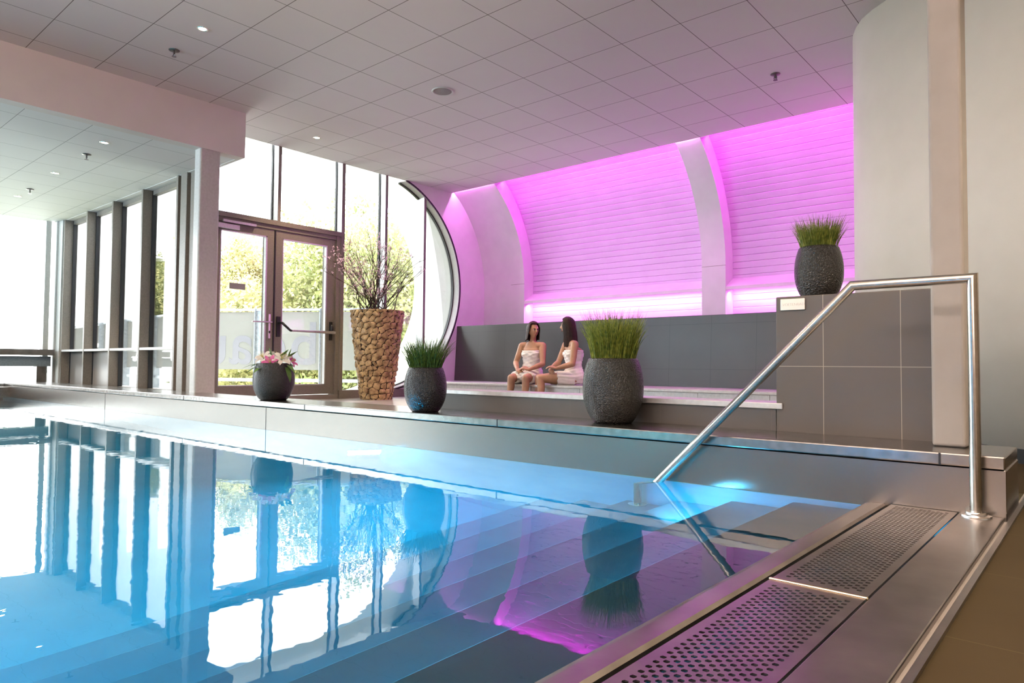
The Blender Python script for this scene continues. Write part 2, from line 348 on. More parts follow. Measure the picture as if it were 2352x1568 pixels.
# overflow lip, drain slot, edge plate, floor ridge
pr = [(-.80, -.05), (-.80, .0), (-.79, .012), (-.77, .018), (-.72, .02), (-.712, .012), (-.712, -.05)]
me_v = [(x, -6.1, z) for x, z in pr]+[(x, 3.228, z) for x, z in pr]; n = len(pr)
o = new_mesh('trim_3', me_v, [(i, n+i, n+(i+1) % n, (i+1) % n) for i in range(n)]+[tuple(range(n)), tuple(range(n, 2*n))[::-1]], M['steel_d'], smooth=True, auto=40); struct(o)
b = MB(); b.box(-.712, -.45, -6.1, 3.228, -.098, -.09); struct(b.build('floor', M['black']))
b = MB(); b.box(-.452, -.306, -6.1, 3.228, -.05, .02); struct(bevel(b.build('trim_4', M['steel_d']), .004))
b = MB(); b.box(-.306, -.284, -6.1, 5.0, -.05, .004, 1); b.box(-.284, -.268, -6.1, 5.0, -.05, .032, 0); struct(b.build('trim_5', [M['steel_d'], M['panelb']]))
# end wall around the round window
R0, YC0, ZC0 = 1.7525, 6.855, 1.926
arc = [(YC0+R0*math.sin(a), ZC0+R0*math.cos(a)) for a in np.linspace(math.radians(16.2), PI, 40)]
prof = [(8.45, ZC)]
b = MB()
outer = [(9.6, 3.9), (9.6, -.1), (YC0, -.1)]
poly = [(arc[0][0], 3.9)]+outer+arc[::-1]
n = len(poly)
bm = bmesh.new(); vs = [bm.verts.new((XW, y, z)) for y, z in poly]; f = bm.faces.new(vs)
ret = bmesh.ops.extrude_face_region(bm, geom=[f]); bmesh.ops.translate(bm, vec=(-.2, 0, 0), verts=[v for v in ret['geom'] if isinstance(v, bmesh.types.BMVert)])
bmesh.ops.recalc_face_normals(bm, faces=bm.faces); bmesh.ops.triangulate(bm, faces=[f for f in bm.faces if len(f.verts) > 4])
me = bpy.data.meshes.new('wall_end'); bm.to_mesh(me); bm.free(); me.materials.append(M['white'])
o = bpy.data.objects.new('wall_end', me); COL.objects.link(o); struct(o)
# curved wall: planked bays, two ribs
CY, CZ, RR, RP = 7.2, 2.0, 2.04, 2.29
def rib_prof(R, zt=3.93, zb=-.05, n=40):
    a1 = math.asin((zt-CZ)/R) if (zt-CZ) < R else PI/2
    return [(CY+R*math.cos(a), CZ+R*math.sin(a)) for a in np.linspace(a1, 0, n)]+[(CY+R, zb)]
outr = [(CY+2.42*math.cos(a), CZ+2.42*math.sin(a)) for a in np.linspace(0, math.asin(1.93/2.42), 20)]
for i, (x0, x1) in enumerate(((-8.66, -7.70), (-4.385, -4.03))):
    pf = rib_prof(RR)+[(CY+2.42, -.05)]+outr
    o = struct(MB().extrude_x(pf, x0, x1).build('trim_%d' % (6+i), M['white'], smooth=True, auto=30))
for x0, x1 in ((-8.0, -7.698), (-4.387, -4.028)):
    struct(MB().box(x0, x1, 9.2385, 9.245, 2.02, 2.026).build('trim_15', M['panelb']))
# planks with v grooves
pts = []
def on_path(s):                                         # arc length from the top
    a1 = math.asin(min(1, (3.93-CZ)/RP)); L = a1*RP
    if s < L: a = a1-s/RP; return (CY+RP*math.cos(a), CZ+RP*math.sin(a)), (math.cos(a), math.sin(a))
    return (CY+RP, CZ-(s-L)), (1, 0)
L = math.asin((3.93-CZ)/RP)*RP+2.05; s = 0; k = 0
while s < L:
    pw = .092
    for ds, dp in ((0, .012), (.003, .001), (.008, -.002), (pw*.5, -.0015), (pw-.003, .001)):
        (y, z), (ny, nz_) = on_path(s+ds); pts.append((y+ny*dp, z+nz_*dp))
    s += pw
pf = pts+[(CY+2.46, -.05)]+[(CY+2.46*math.cos(a), CZ+2.46*math.sin(a)) for a in np.linspace(0, math.asin(1.93/2.46), 20)]
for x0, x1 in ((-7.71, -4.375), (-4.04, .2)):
    struct(MB().extrude_x(pf, x0, x1).build('wall_curved', M['led_boards']))
# sloping light cover
for x0, x1 in ((-7.70, -4.385), (-4.03, .2)):
    struct(MB().extrude_x([(9.485, 1.86), (9.25, 1.72), (9.245, 1.675), (9.275, 1.675), (9.485, 1.80)], x0, x1).build('trim_8', M['white']))
# bench back wall and its ledge
b = MB()
v = [(-8.66, 8.47, -.1), (-8.66, 8.55, 1.275), (-8.66, 9.5, 1.275), (-8.66, 9.5, -.1)]
b.add(v+[(.2, p[1], p[2]) for p in v], [(0, 1, 5, 4), (1, 2, 6, 5), (2, 3, 7, 6), (3, 0, 4, 7), (0, 3, 2, 1), (4, 5, 6, 7)])
struct(bevel(b.build('wall_bench_back', M['tile']), .006))
# rounded white wall, right column, walls behind the camera
rw = [(-1.75, 9.7), (-1.75, 8.5), (-1.75, 7.4), (-1.75, 6.95), (-1.735, 6.8), (-1.70, 6.68), (-1.64, 6.54), (-1.56, 6.41), (-1.45, 6.30), (-1.323, 6.204), (-1.0, 5.96), (-.6, 5.66), (-.3, 5.45), (.05, 5.27), (.5, 5.18), (1.0, 5.15), (3.2, 5.15)]
b = MB(); nn = len(rw); b.add([(x, y, -.1) for x, y in rw]+[(x, y, ZC+.2) for x, y in rw], [(i, i+1, nn+i+1, nn+i) for i in range(nn-1)])
o = b.build('wall_right', M['cream'], smooth=True); sm = o.modifiers.new('solid', 'SOLIDIFY'); sm.thickness = .12; sm.offset = -1; struct(o)
rw2 = rw[9:]; b = MB(); nn = len(rw2); b.add([(x-.008, y-.012, -.02) for x, y in rw2]+[(x-.008, y-.012, .075) for x, y in rw2], [(i, i+1, nn+i+1, nn+i) for i in range(nn-1)])
struct(b.build('baseboard_right', M['black'], smooth=True))
struct(bevel(MB().box(-.582, -.455, 3.47, 3.61, ZW, ZC+.05).build('trim_9', M['column']), .014, 3))
struct(bevel(MB().box(-8.02, -7.87, 3.60, 3.84, ZW-.06, ZL+.02).build('trim_10', M['frame_lt']), .022, 3))
b = MB(); b.box(3.2, 3.3, -6.3, 10, -.1, 4); struct(b.build('wall_side', M['hall']))
b = MB(); b.box(-14.2, 3.3, -6.4, -6.3, -1.5, 4); struct(b.build('wall_rear', M['hall']))
b = MB(); b.box(-9.0, 3.3, 9.75, 9.9, -.1, 4); struct(b.build('wall_back', M['white']))

# ------------------------------------------------------------------ glazed left wall (y = 3.95)
XF = [-13.75, -12.65, -11.54, -10.42, -9.28]
YF, YG, ZB = 3.95, 4.10, .19
win = struct(empty('window_1', (-11.5, 4.0, ZB)), 'tall fixed glazing with deep taupe fins between columns', 'window')
def at_parent(o, p):
    o.parent = p; o.matrix_parent_inverse = p.matrix_world.inverted() if p.matrix_world else Matrix(); return o
def PM(p):                                               # world -> parent-local shift for location-only parents
    return Matrix.Translation(-Vector(p.location))
def put(mb, name, m, p, **kw):
    o = mb.build(name, m, **kw); o.data.transform(PM(p)); o.parent = p; return o
for x in XF:
    put(MB().box(x-.025, x+.025, YF, YG+.05, ZB, ZL-.005), 'mullion', M['frame'], win)
    put(MB().box(x+.025, x+.045, YG-.02, YG+.03, ZB, ZL-.005).box(x-.045, x-.025, YG-.02, YG+.03, ZB, ZL-.005), 'gasket', M['gasket'], win)
put(MB().box(XF[0], XF[-1], YF+.004, YG, .765, .80), 'transom', M['frame_lt'], win)
put(MB().box(XF[0], XF[-1], YG-.03, YG+.05, ZB, ZB+.03).box(XF[0], XF[-1], YG-.02, YG+.05, ZL-.07, ZL-.005), 'rail', M['frame'], win)
for i in range(4):
    put(MB().box(XF[i]+.03, XF[i+1]-.03, YG+.01, YG+.018, .80, ZL-.05), 'pane', M['glass'], win)
    if i >= 2: put(MB().box(XF[i]+.03, XF[i+1]-.03, YG+.01, YG+.018, ZB+.02, .765), 'pane', M['glass'], win)
    else: put(MB().box(XF[i]+.03, XF[i+1]-.03, YG-.01, YG+.03, ZB+.02, .765), 'panel', M['panelb'], win)
struct(bevel(MB().box(-14.12, -13.98, 3.90, 4.1, .15, ZL).box(-13.98, -13.78, 3.93, 4.1, ZB, ZL).build('trim_11', M['frame_lt']), .01))
struct(bevel(MB().box(-9.20, -9.02, 3.96, 4.14, .1, ZL+.02).box(-8.98, -8.74, 3.99, 4.14, .1, ZL+.02).build('trim_12', M['frame']), .008))
b = MB(); b.box(-14.1, -8.7, 3.69, 4.14, -.1, ZB); struct(b.build('wall_sill', M['steel'])); struct(MB().box(-14.2, XW-.05, 3.97, 4.16, ZL-.004, ZC).build('wall_sill', M['white']))
# end glazing (x = -14.1) with its low sill bench
win2 = struct(empty('window_2', (-14.12, 0, .18)), 'wide bright glazing at the far end of the pool', 'window')
put(MB().box(-14.16, -14.12, 3.78, 3.86, .18, ZL).box(-14.16, -14.12, -1.0, -.92, .18, ZL).box(-14.16, -14.12, -6.2, 3.86, .18, .22), 'frame', M['frame_lt'], win2)
put(MB().box(-14.15, -14.14, -6.2, 3.78, .22, ZL), 'pane', M['glass'], win2)
sill = tag(empty('sill_bench', (-13.95, 0, 0)), 'long dark blue-grey steel bench under the far left window', 'bench')
put(bevel_mb := MB().box(-14.1, -13.75, -6.0, 3.86, .70, .80), 'seat', M['steel_d'], sill)
put(MB().box(-14.05, -13.80, -6.0, 3.82, .51, .68), 'apron', noise_col(mat('slate_apron', (.16, .2, .23), .5), (.13, .165, .19), (.19, .23, .26), 40), sill)
for y in (3.70, .6, -2.2): put(MB().box(-14.02, -13.85, y-.07, y+.07, .17, .51), 'leg', M['steel_d'], sill)
struct(bevel(MB().box(-14.1, -13.7, -6.2, 3.42, -.1, .17).build('trim_13', M['steel']), .006))

# ------------------------------------------------------------------ door wall (x = -8.66)
XG = -8.82
win3 = struct(empty('window_3', (XG, 6.1, .08)), 'glazing over and beside the doors ending in a round edge', 'window')
def mull(y0, y1, z0, z1): put(MB().box(XG-.03, XW-.012, y0, y1, z0, z1), 'mullion', M['frame_lt'] if False else M['alu'], win3); put(MB().box(XW-.012, XW-.004, y0, y1, z0, z1), 'mullion_shade_face', M['frame'], win3)  # pale sides, dark front: daylight and shade put into the mullion colours
mull(5.056, 5.101, 2.565, ZC+.15); mull(6.113, 6.165, .08, ZC+.15); mull(6.935, 6.98, .2, ZC+.15)
zt = ZC0+math.sqrt(R0**2-(7.78-YC0)**2); zb_ = ZC0-math.sqrt(R0**2-(7.78-YC0)**2)
mull(7.755, 7.80, zb_, zt)
mull(4.10, 4.15, .08, ZC+.15)
for y0, y1, z0, z1 in ((4.15, 5.056, 2.565, 3.72), (5.101, 6.113, 2.565, 3.72), (6.165, 6.935, .2, 3.72)):
    g = .011
    put(MB().box(XG-.02, XG+.02, y0, y0+g, z0, z1).box(XG-.02, XG+.02, y1-g, y1, z0, z1), 'gasket', M['gasket'], win3)
    put(MB().box(XG-.004, XG+.004, y0+g, y1-g, z0, z1), 'pane', M['glass'], win3)
# panes inside the round part
def arc_pane(y0, y1):
    ys = np.linspace(y0, y1, 16); up = [(y, min(3.72, ZC0+math.sqrt(max(0, R0**2-(y-YC0)**2)))) for y in ys]; lo = [(y, ZC0-math.sqrt(max(0, R0**2-(y-YC0)**2))) for y in ys[::-1]]
    pl = up+lo; n = len(pl); v = [(XG-.004, y, z) for y, z in pl]+[(XG+.004, y, z) for y, z in pl]
    return MB().add(v, [tuple(range(n)), tuple(range(n, 2*n))[::-1]]+[(i, n+i, n+(i+1) % n, (i+1) % n) for i in range(n)])
put(arc_pane(6.98, 7.755), 'pane', M['glass'], win3); put(arc_pane(7.80, YC0+R0-.002), 'pane', M['glass'], win3)
# round reveal: pale liner and dark rim
ar = [(YC0, ZC0, a) for a in np.linspace(math.radians(16.2), PI, 56)]
def ring(r0, r1, x0, x1):
    v = []; 
    for _, _, a in ar:
        for (r, x) in ((r0, x0), (r0, x1), (r1, x1), (r1, x0)): v.append((x, YC0+r*math.sin(a), ZC0+r*math.cos(a)))
    f = []
    for i in range(len(ar)-1):
        for k in range(4): f.append((4*i+k, 4*i+(k+1) % 4, 4*(i+1)+(k+1) % 4, 4*(i+1)+k))
    return MB().add(v, f)
put(ring(R0-.018, R0+.002, -8.86, XW+.0), 'reveal', M['frame_lt'], win3, smooth=True, auto=40)
put(ring(R0-.006, R0+.016, XW, XW+.010), 'rim', M['gasket'], win3, smooth=True, auto=40)
put(ring(R0-.034, R0-.016, XG-.02, XG+.025), 'gasket', M['gasket'], win3, smooth=True, auto=40)
# transom, jambs, base
put(MB().box(XG-.03, XW-.004, 4.10, 6.113, 2.50, 2.565), 'transom', M['frame'], win3)
put(MB().box(XG-.02, XW-.03, 4.10, 6.113, 2.44, 2.50).box(XG-.02, XW-.02, 6.04, 6.113, .08, 2.50), 'door_frame', M['frame'], win3)
put(MB().box(XG-.03, XW+.02, 6.10, 7.35, .0, .20), 'base', M['frame'], win3)
put(MB().box(XG-.03, XW-.01, 4.10, 6.10, .0, .14), 'threshold', M['panelb'], win3)
struct(MB().box(XW-.2, XW, 6.10, YC0+.05, -.1, .19).build('wall_end', M['frame']))
def leaf(name, y0, y1, gy0, gy1, lab):
    d = struct(empty(name, (XW-.08, y0, .15)), lab, 'door'); x0, x1 = XG-.005, XW-.045; z0, z1, g0, g1 = .15, 2.435, .285, 2.335
    fr = MB().box(x0, x1, y0, gy0, z0, z1).box(x0, x1, gy1, y1, z0, z1).box(x0, x1, gy0, gy1, z0, g0).box(x0, x1, gy0, gy1, g1, z1)
    put(fr, 'frame', M['frame'], d)
    put(MB().box(x1-.05, x1+.004, gy1-.02, gy1, g0, g1).box(x1-.05, x1+.004, gy0, gy0+.012, g0, g1).box(x1-.05, x1+.004, gy0, gy1, g0, g0+.014).box(x1-.05, x1+.004, gy0, gy1, g1-.014, g1), 'glazing_bead', M['alu'], d)
    put(MB().box(x0+.05, x0+.06, gy0, gy1, g0, g1), 'pane', M['glass'], d)
    return d, x1
dl, x1 = leaf('door_1', 4.16, 5.045, 4.27, 4.93, 'left glass door leaf with steel lever handle')
dr, x1 = leaf('door_2', 5.055, 6.035, 5.165, 5.895, 'right glass door leaf with horizontal push bar')
struct(MB().box(x1, x1+.012, 5.035, 5.055, .16, 2.43).build('trim_14', M['gasket']))
# hardware
pl = put(MB().box(x1, x1+.012, 4.965, 5.0, .93, 1.27), 'handle_plate', M['chrome'], dl); bevel(pl, .012, 3)
h = put(MB().tube([(x1+.01, 4.985, 1.155), (x1+.06, 4.985, 1.155), (x1+.065, 4.96, 1.155), (x1+.065, 4.70, 1.15)], .011, 10), 'handle', M['chrome'], dl, smooth=True, auto=40)
put(MB().ico((x1+.014, 4.983, 1.02), .012, 1, (.4, 1, 1.8)), 'lock_cylinder', M['gasket'], dl)
put(bevel_b := MB().box(x1, x1+.03, 5.085, 5.135, .96, 1.24), 'bar_mount', M['gasket'], dr)
put(MB().box(x1, x1+.03, 5.945, 5.985, .94, 1.21).ico((x1+.035, 5.965, 1.10), .035, 2, (1, .8, 2.2)), 'bar_mount', M['gasket'], dr)
put(MB().tube([(x1+.03, 5.11, 1.15), (x1+.09, 5.13, 1.15), (x1+.10, 5.25, 1.05), (x1+.10, 5.28, 1.05)], .016, 10), 'bar_arm', M['gasket'], dr, smooth=True)
put(MB().tube([(x1+.10, 5.27, 1.05), (x1+.10, 5.97, 1.05), (x1+.03, 5.97, 1.07)], .017, 12), 'push_bar', M['alu'], dr, smooth=True, auto=50)
cl = tag(empty('door_closer', (x1, 4.3, 2.39)), 'grey door closer with slide rail above the left door leaf', 'door closer')
put(MB().box(x1, x1+.06, 4.20, 4.50, 2.345, 2.405), 'body', M['alu'], cl)
put(MB().box(XW-.03, XW+.005, 4.28, 4.74, 2.43, 2.462), 'slide_rail', M['alu'], cl)
sg = tag(put(MB().box(x1-.072, x1-.066, 4.44, 4.66, 1.575, 1.655), 'door_sign', noise_col(mat('grey_sticker', (.3, .3, .3), .6), (.62, .62, .60), (.70, .70, .70), 90), empty('tmp')), 'small grey sticker on the left door glass', 'sign')
mw_ = sg.parent; sg.parent = None; bpy.data.objects.remove(mw_)

# ------------------------------------------------------------------ foot bath: kerb, cap, bench, tiled block
kb = tag(empty('foot_bath', (-1.34, 3.7, 0)), 'low tiled kerb wall with steel cap in front of the seated women', 'foot bath')
K = [(-1.3365, 3.70), (-3.92, 3.70)]
Ki = [(-1.3365, 3.92), (-4.18, 3.92)]
put(MB().prism(K+Ki[::-1], -.1, .365), 'kerb', M['tile_k'], kb)
Kc = [(-1.30, 3.688), (-3.925, 3.688)]; Kd = [(-1.30, 3.699), (-1.3368, 3.699), (-1.3368, 3.935), (-4.20, 3.935)]
bevel(put(MB().prism(Kc+Kd[::-1], .365, .397), 'cap', M['bench'], kb), .004)
bn = tag(empty('metal_bench', (-5, 7.5, 0)), 'long brushed steel bench along the dark tiled back wall', 'bench')
bevel(put(MB().box(-8.64, -1.95, 7.48, 8.46, .29, .325), 'seat', M['bench'], bn), .006)
fr = MB()
for i in range(8):
    x0 = -8.62+i*.835; fr.box(x0, x0+.831, 7.50, 7.53, -.04, .29)
put(fr, 'front_panel', M['bench'], bn)
bk = tag(empty('tiled_block', (-1, 4.2, 0)), 'high brown-grey tiled block with a steel sign and a potted grass on top', 'tiled wall block')
bevel(put(MB().box(-1.335, -.56, 3.70, 4.65, -.05, .96), 'body', M['tile2'], bk), .005)
sg = tag(empty('foot_bath_sign', (-1.2445, 3.697, .916)), 'small steel sign reading VOETENBAD on the tiled block', 'sign')
bevel(put(MB().box(-1.307, -1.182, 3.690, 3.698, .886, .946), 'plate', mat('sign_steel', (.8, .76, .68), .35, .6), sg), .002)
text_mesh('lettering', 'VOETENBAD', .0195, .0004, mat('sign_letters', (.25, .22, .2), .5), sg, Matrix.Translation((.005, -.0075, -.001)) @ Matrix.Rotation(PI/2, 4, 'X'), font_w=-.0006)

# ------------------------------------------------------------------ handrail, grates
YR = 3.165
hr = tag(empty('handrail', (-.388, YR, .02)), 'brushed steel pool handrail sloping from the deck into the water', 'handrail')
put(MB().tube([(-.388, YR, .02), (-.388, YR, .935), (-.817, YR, .935), (-1.86, YR, -.12), (-1.86, YR, -.62)], .0205, 24), 'rail', M['steel_t'], hr, smooth=True, auto=35)
put(MB().lathe([(.001, .012), (.03, .012), (.05, .010), (.052, .004), (.052, 0)], 40, (-.388, YR, .020)).lathe([(.021, .022), (.034, .022), (.036, .018), (.036, .01)], 40, (-.388, YR, .02)), 'flange', M['chrome'], hr, smooth=True, auto=30)
put(MB().lathe([(.001, .014), (.05, .012), (.052, 0)], 32, (-1.86, YR, -.62)), 'flange', M['chrome'], hr, smooth=True, auto=30)
# drain grates: staggered hexagonal holes as real openings
def grate(y0, y1, lab):
    g = tag(empty('drain_grate', (-.57, (y0+y1)/2, .02)), lab, 'drain grate', 'perforated drain covers along the pool edge')
    XA, XB = -.668, -.478; nx = 13; px = (XB-XA)/nx; py = .0140
    rows = int((y1-y0-.07)/py); ys = y0+((y1-y0)-rows*py)/2
    mb = MB(); vid = {}
    # cell grid: checkerboard, every second cell carries a hole
    for i in range(nx):
        for j in range(rows):
            xa, xb = XA+i*px, XA+(i+1)*px; ya, yb = ys+j*py, ys+(j+1)*py
            if (i+j) % 2: mb.add([(xa, ya, 0), (xb, ya, 0), (xb, yb, 0), (xa, yb, 0)], [(0, 1, 2, 3)])
            else:
                cx, cyy = (xa+xb)/2, (ya+yb)/2; hx, hy = px*.47, py*.62
                oc = [(xa, ya), (cx, ya), (xb, ya), (xb, cyy), (xb, yb), (cx, yb), (xa, yb), (xa, cyy)]
                hx = px*.46; hy = py*.44
                ic = [(cx-hx*.62, cyy-hy), (cx, cyy-hy), (cx+hx*.62, cyy-hy), (cx+hx, cyy), (cx+hx*.62, cyy+hy), (cx, cyy+hy), (cx-hx*.62, cyy+hy), (cx-hx, cyy)]
                v = [(p[0], p[1], 0) for p in oc]+[(p[0], p[1], 0) for p in ic]+[(p[0], p[1], -.003) for p in ic]
                mb.add(v, [(k, (k+1) % 8, 8+(k+1) % 8, 8+k) for k in range(8)]+[(8+k, 8+(k+1) % 8, 16+(k+1) % 8, 16+k) for k in range(8)])
    ye = ys+rows*py
    mb.box(-.690, XA, y0, y1, -.003, 0); mb.box(XB, -.456, y0, y1, -.003, 0); mb.box(XA, XB, y0, ys, -.003, 0); mb.box(XA, XB, ye, y1, -.003, 0)
    o = mb.build('perforated_plate', M['steel_d'], g, loc=(0, 0, 0)); o.data.transform(Matrix.Translation((.57, -(y0+y1)/2, 0)))
    return g
grate(1.872, 3.222, 'far perforated steel drain grate running up to the pool edge wall')
grate(.25, 1.858, 'near perforated steel drain grate at the bottom of the picture')
tag(bevel(MB().box(-.694, -.452, 1.860, 1.870, .004, .024).build('joint_strip', mat('brass_strip', (.75, .6, .4), .25, 1)), .003), 'thin shiny metal strip between the two drain grates', 'metal strip')
# black furniture foot at the right frame edge
tag(MB().tube([(-.30+.075, 3.46, .024), (-.21, 3.5, .07), (-.215, 3.52, .13), (-.19, 3.54, .17)], [.03, .018, .016, .02], 10).build('furniture_foot', M['black'], smooth=True), 'black curved furniture foot at the right edge beyond the pool wall', 'furniture foot')

# ------------------------------------------------------------------ water
b = MB(); b.add([(-14.1, -6.2, 0), (-.793, -6.2, 0), (-.793, 3.226, 0), (-14.1, 3.226, 0)], [(0, 1, 2, 3)])
tag(b.build('pool_water', M['water']), 'still blue pool water reflecting the windows', 'water', kind='stuff')
for i, x in enumerate((-2.2, -5, -9)):
    pass

# ------------------------------------------------------------------ ceiling fittings
def downlight(loc, lab):
    d = tag(empty('downlight', loc), lab, 'ceiling light', 'recessed ceiling downlights')
    MB().lathe([(.034, .0), (.042, -.006), (.047, -.004), (.049, 0)], 28).build('trim_ring', M['chrome'], d, smooth=True)
    MB().lathe([(.0005, .0), (.032, -.001)], 28).build('lamp', M['lamp'], d)
    l = bpy.data.lights.new('warm_spot', 'SPOT'); l.energy = 55; l.color = (1, .74, .46); l.spot_size = math.radians(95); l.spot_blend = .6; l.shadow_soft_size = .04
    o = bpy.data.objects.new('warm_spot', l); COL.objects.link(o); o.parent = d; o.location = (0, 0, -.02)
    return d
downlight((-6.155, 2.806, ZC-.002), 'lit round downlight nearest the top edge of the upper ceiling')
downlight((-7.948, 5.187, ZC-.002), 'lit downlight in the upper ceiling above the glass doors')
downlight((-8.548, 2.822, ZL-.002), 'lit downlight in the low left ceiling, nearest the bulkhead')
downlight((-10.439, 2.873, ZL-.002), 'lit downlight in the low left ceiling, middle one of the row')
downlight((-12.342, 2.922, ZL-.002), 'lit downlight in the low left ceiling, farthest to the left')
def sprinkler(loc, lab):
    d = tag(empty('sprinkler', loc), lab, 'sprinkler', 'ceiling sprinkler heads')
    MB().lathe([(.05, 0), (.048, -.006), (.02, -.012), (.0005, -.012)], 24).build('rosette', M['gun'], d, smooth=True)
    MB().tube([(0, 0, -.01), (0, 0, -.045)], .009, 10).tube([(.012, 0, -.02), (.016, 0, -.045), (0, 0, -.06)], .003, 6).tube([(-.012, 0, -.02), (-.016, 0, -.045), (0, 0, -.06)], .003, 6).build('head', M['gun'], d)
    MB().lathe([(.0005, -.06), (.022, -.062), (.022, -.064), (.0005, -.065)], 16).build('deflector', M['gun'], d)
sprinkler((-6.79, 2.827, ZC-.001), 'chrome sprinkler head beside the downlight at the upper left ceiling')
sprinkler((-2.539, 7.062, ZC-.001), 'sprinkler head in the pink ceiling above the potted grass on the block')
sprinkler((-9.2, 2.849, ZL-.001), 'sprinkler head in the low left ceiling, the nearer of two')
sprinkler((-11.703, 2.914, ZL-.001), 'sprinkler head in the low left ceiling, the farther of two')
sp = tag(empty('ceiling_speaker', (-5.51, 5.18, ZC-.001)), 'round grey loudspeaker grille in the middle of the ceiling', 'loudspeaker')
MB().lathe([(.098, 0), (.112, -.01), (.12, -.006), (.122, 0)], 40).build('ring', M['white'], sp, smooth=True)
MB().lathe([(.0005, -.006), (.098, -.004)], 40).build('grille', noise_col(mat('speaker_grille', (.35, .32, .31), .7), (.25, .23, .22), (.42, .39, .38), 300, 1), sp)

# ------------------------------------------------------------------ outside
b = MB(); b.box(-40, -8.86, -30, 40, -3.4, -3.3); struct(b.build('floor_lawn', noise_col(mat('lawn', (.2, .25, .08), .9), (.22, .26, .10), (.36, .36, .18), 1.5)))
b = MB(); b.box(-30, -14.2, 3.9, 7.0, -.1, .06); b.prism([(-14.2, 4.15), (-8.86, 4.15), (-8.86, 9.2), (-9.5, 8.6), (-12.6, 6.6), (-14.2, 6.8)], -.1, .06); struct(b.build('floor_terrace', M['concrete']))
# white canopy tube that continues the round window outwards
ca = [(3.0, 3.95), (6.8, 3.95)]+[(6.8+1.92*math.sin(a), 2.03+1.92*math.cos(a)) for a in np.linspace(.05, math.radians(172), 40)]
cb = [(3.0, 4.10), (6.8, 4.10)]+[(6.8+2.07*math.sin(a), 2.03+2.07*math.cos(a)) for a in np.linspace(.05, math.radians(172), 40)]
struct(MB().extrude_x(ca+cb[::-1], -10.0, -8.87).build('wall_canopy', M['canopy'], smooth=True, auto=30))
# railing with frosted wind screens and mirrored lettering (seen from behind)
def railing(name, P, Q, lab, posts, letters, lmat, zt=1.60, panels=None):
    P = Vector((*P, 0)); Q = Vector((*Q, 0)); d = (Q-P); Ln = d.length; d.normalize(); ang = math.atan2(d.y, d.x)
    g = tag(empty(name, (P.x, P.y, .06), ang), lab, 'railing', 'terrace wind screens')
    MB().box(0, Ln, -.03, .03, zt-.10, zt-.06).build('top_rail', M['galv'], g)
    MB().box(0, Ln, -.02, .02, .20, .26).build('lower_rail', M['galv'], g)
    for s in posts:
        h = MB(); h.box(s-.09, s+.09, -.012, .012, -.06, zt-.06).box(s-.095, s-.083, -.07, .07, -.06, zt-.06).box(s+.083, s+.095, -.07, .07, -.06, zt-.06); h.build('post', M['galv'], g)
    edges = [0.0]+list(posts)+[Ln]
    for a, c in zip(edges[:-1], edges[1:]):
        if c-a > .4: MB().box(a+.11, c-.11, -.006, .006, .42, zt-.12).build('screen', M['frost'], g)
    for ch, s, hgt in letters:
        text_mesh('letter', ch, hgt, .002, lmat, g, Matrix.Translation((s, -.012, .86)) @ Matrix.Rotation(PI/2, 4, 'X'), mirror=True, font_w=.012)
    return g
railing('wind_screen', (-12.95, 5.86), (-10.02, 7.72), 'frosted glass wind screen with grey mirrored letters beyond the doors', [.06, 1.36, 2.62, 3.36],
        [('u', .46, 1.10), ('a', .98, 1.10), ('e', 1.62, 1.10), ('b', 2.22, 1.10)], M['letter'])
railing('wind_screen', (-26.0, 6.95), (-13.05, 6.02), 'long frosted glass wind screen with white mirrored letters beyond the left fins', [.1, 3.4, 6.7, 8.6, 10.6, 12.85],
        [('n', 3.7, .95), ('o', 5.2, .95), ('o', 6.35, .95), ('o', 7.35, .95), ('c', 9.35, .95), ('l', 10.1, .95), ('s', 11.7, .95)], M['letter_w'])
def cloud(c, rad, n, size, flat=.85, seedv=0):
    rs = np.random.RandomState(seedv); mb = MB()
    lobes = [(np.array(c)+np.clip(rs.normal(0, .38, 3), -.62, .62)*np.array(rad), .30+.16*rs.rand()) for _ in range(26)]
    for k in range(n):
        lc, lr = lobes[k % len(lobes)]; v = rs.normal(0, 1, 3); v /= np.linalg.norm(v)
        p = lc+v*np.array(rad)*lr*(.55+.5*rs.rand())
        a = rs.normal(0, 1, 3); a /= np.linalg.norm(a); q = np.cross(a, v+rs.normal(0, .5, 3)); q /= max(1e-6, np.linalg.norm(q)); s = size*(.6+.8*rs.rand())
        mb.add([p-a*s, p+q*s*.55, p+a*s, p-q*s*.55], [(0, 1, 2, 3)])
    return mb
def tree(lab, x, y, ztop, w, hgt, m, seedv, group=None):
    g = tag(empty('tree', (x, y, -3.3)), lab, 'tree', group)
    c = (0, 0, ztop+3.3-hgt/2)
    cloud(c, (w*.78, w*.78, hgt*.62), 46000, .045+.0055*w, seedv=seedv).build('foliage', M[m], g)['kind'] = 'stuff'
    tr = MB().tube([(0, 0, 0), (.05, .02, (ztop+3.3-hgt)*.7), (0, 0, ztop+3.3-hgt*.45)], [.2, .15, .08], 10)
    rs = random.Random(seedv)
    for k in range(7):
        a = rs.uniform(0, 2*PI); tr.tube([(0, 0, ztop+3.3-hgt*.8+.1*k), (math.cos(a)*w*.3, math.sin(a)*w*.3, ztop+3.3-hgt*.45)], [.06, .02], 6)
    tr.build('trunk', M['bark'], g, smooth=True)
    return g
TG = 'trees beyond the terrace'
tree('yellow-green tree seen through the left door glass', -22.6, 12.0, 4.9, 3.1, 7.0, 'leaf_y', 1, TG)
tree('yellow-green tree seen through the right door glass', -18.4, 11.4, 4.2, 3.6, 6.5, 'leaf_y', 2, TG)
tree('tall tree seen through the pane right of the doors', -16.2, 12.2, 5.1, 3.3, 7.2, 'leaf_g', 3, TG)
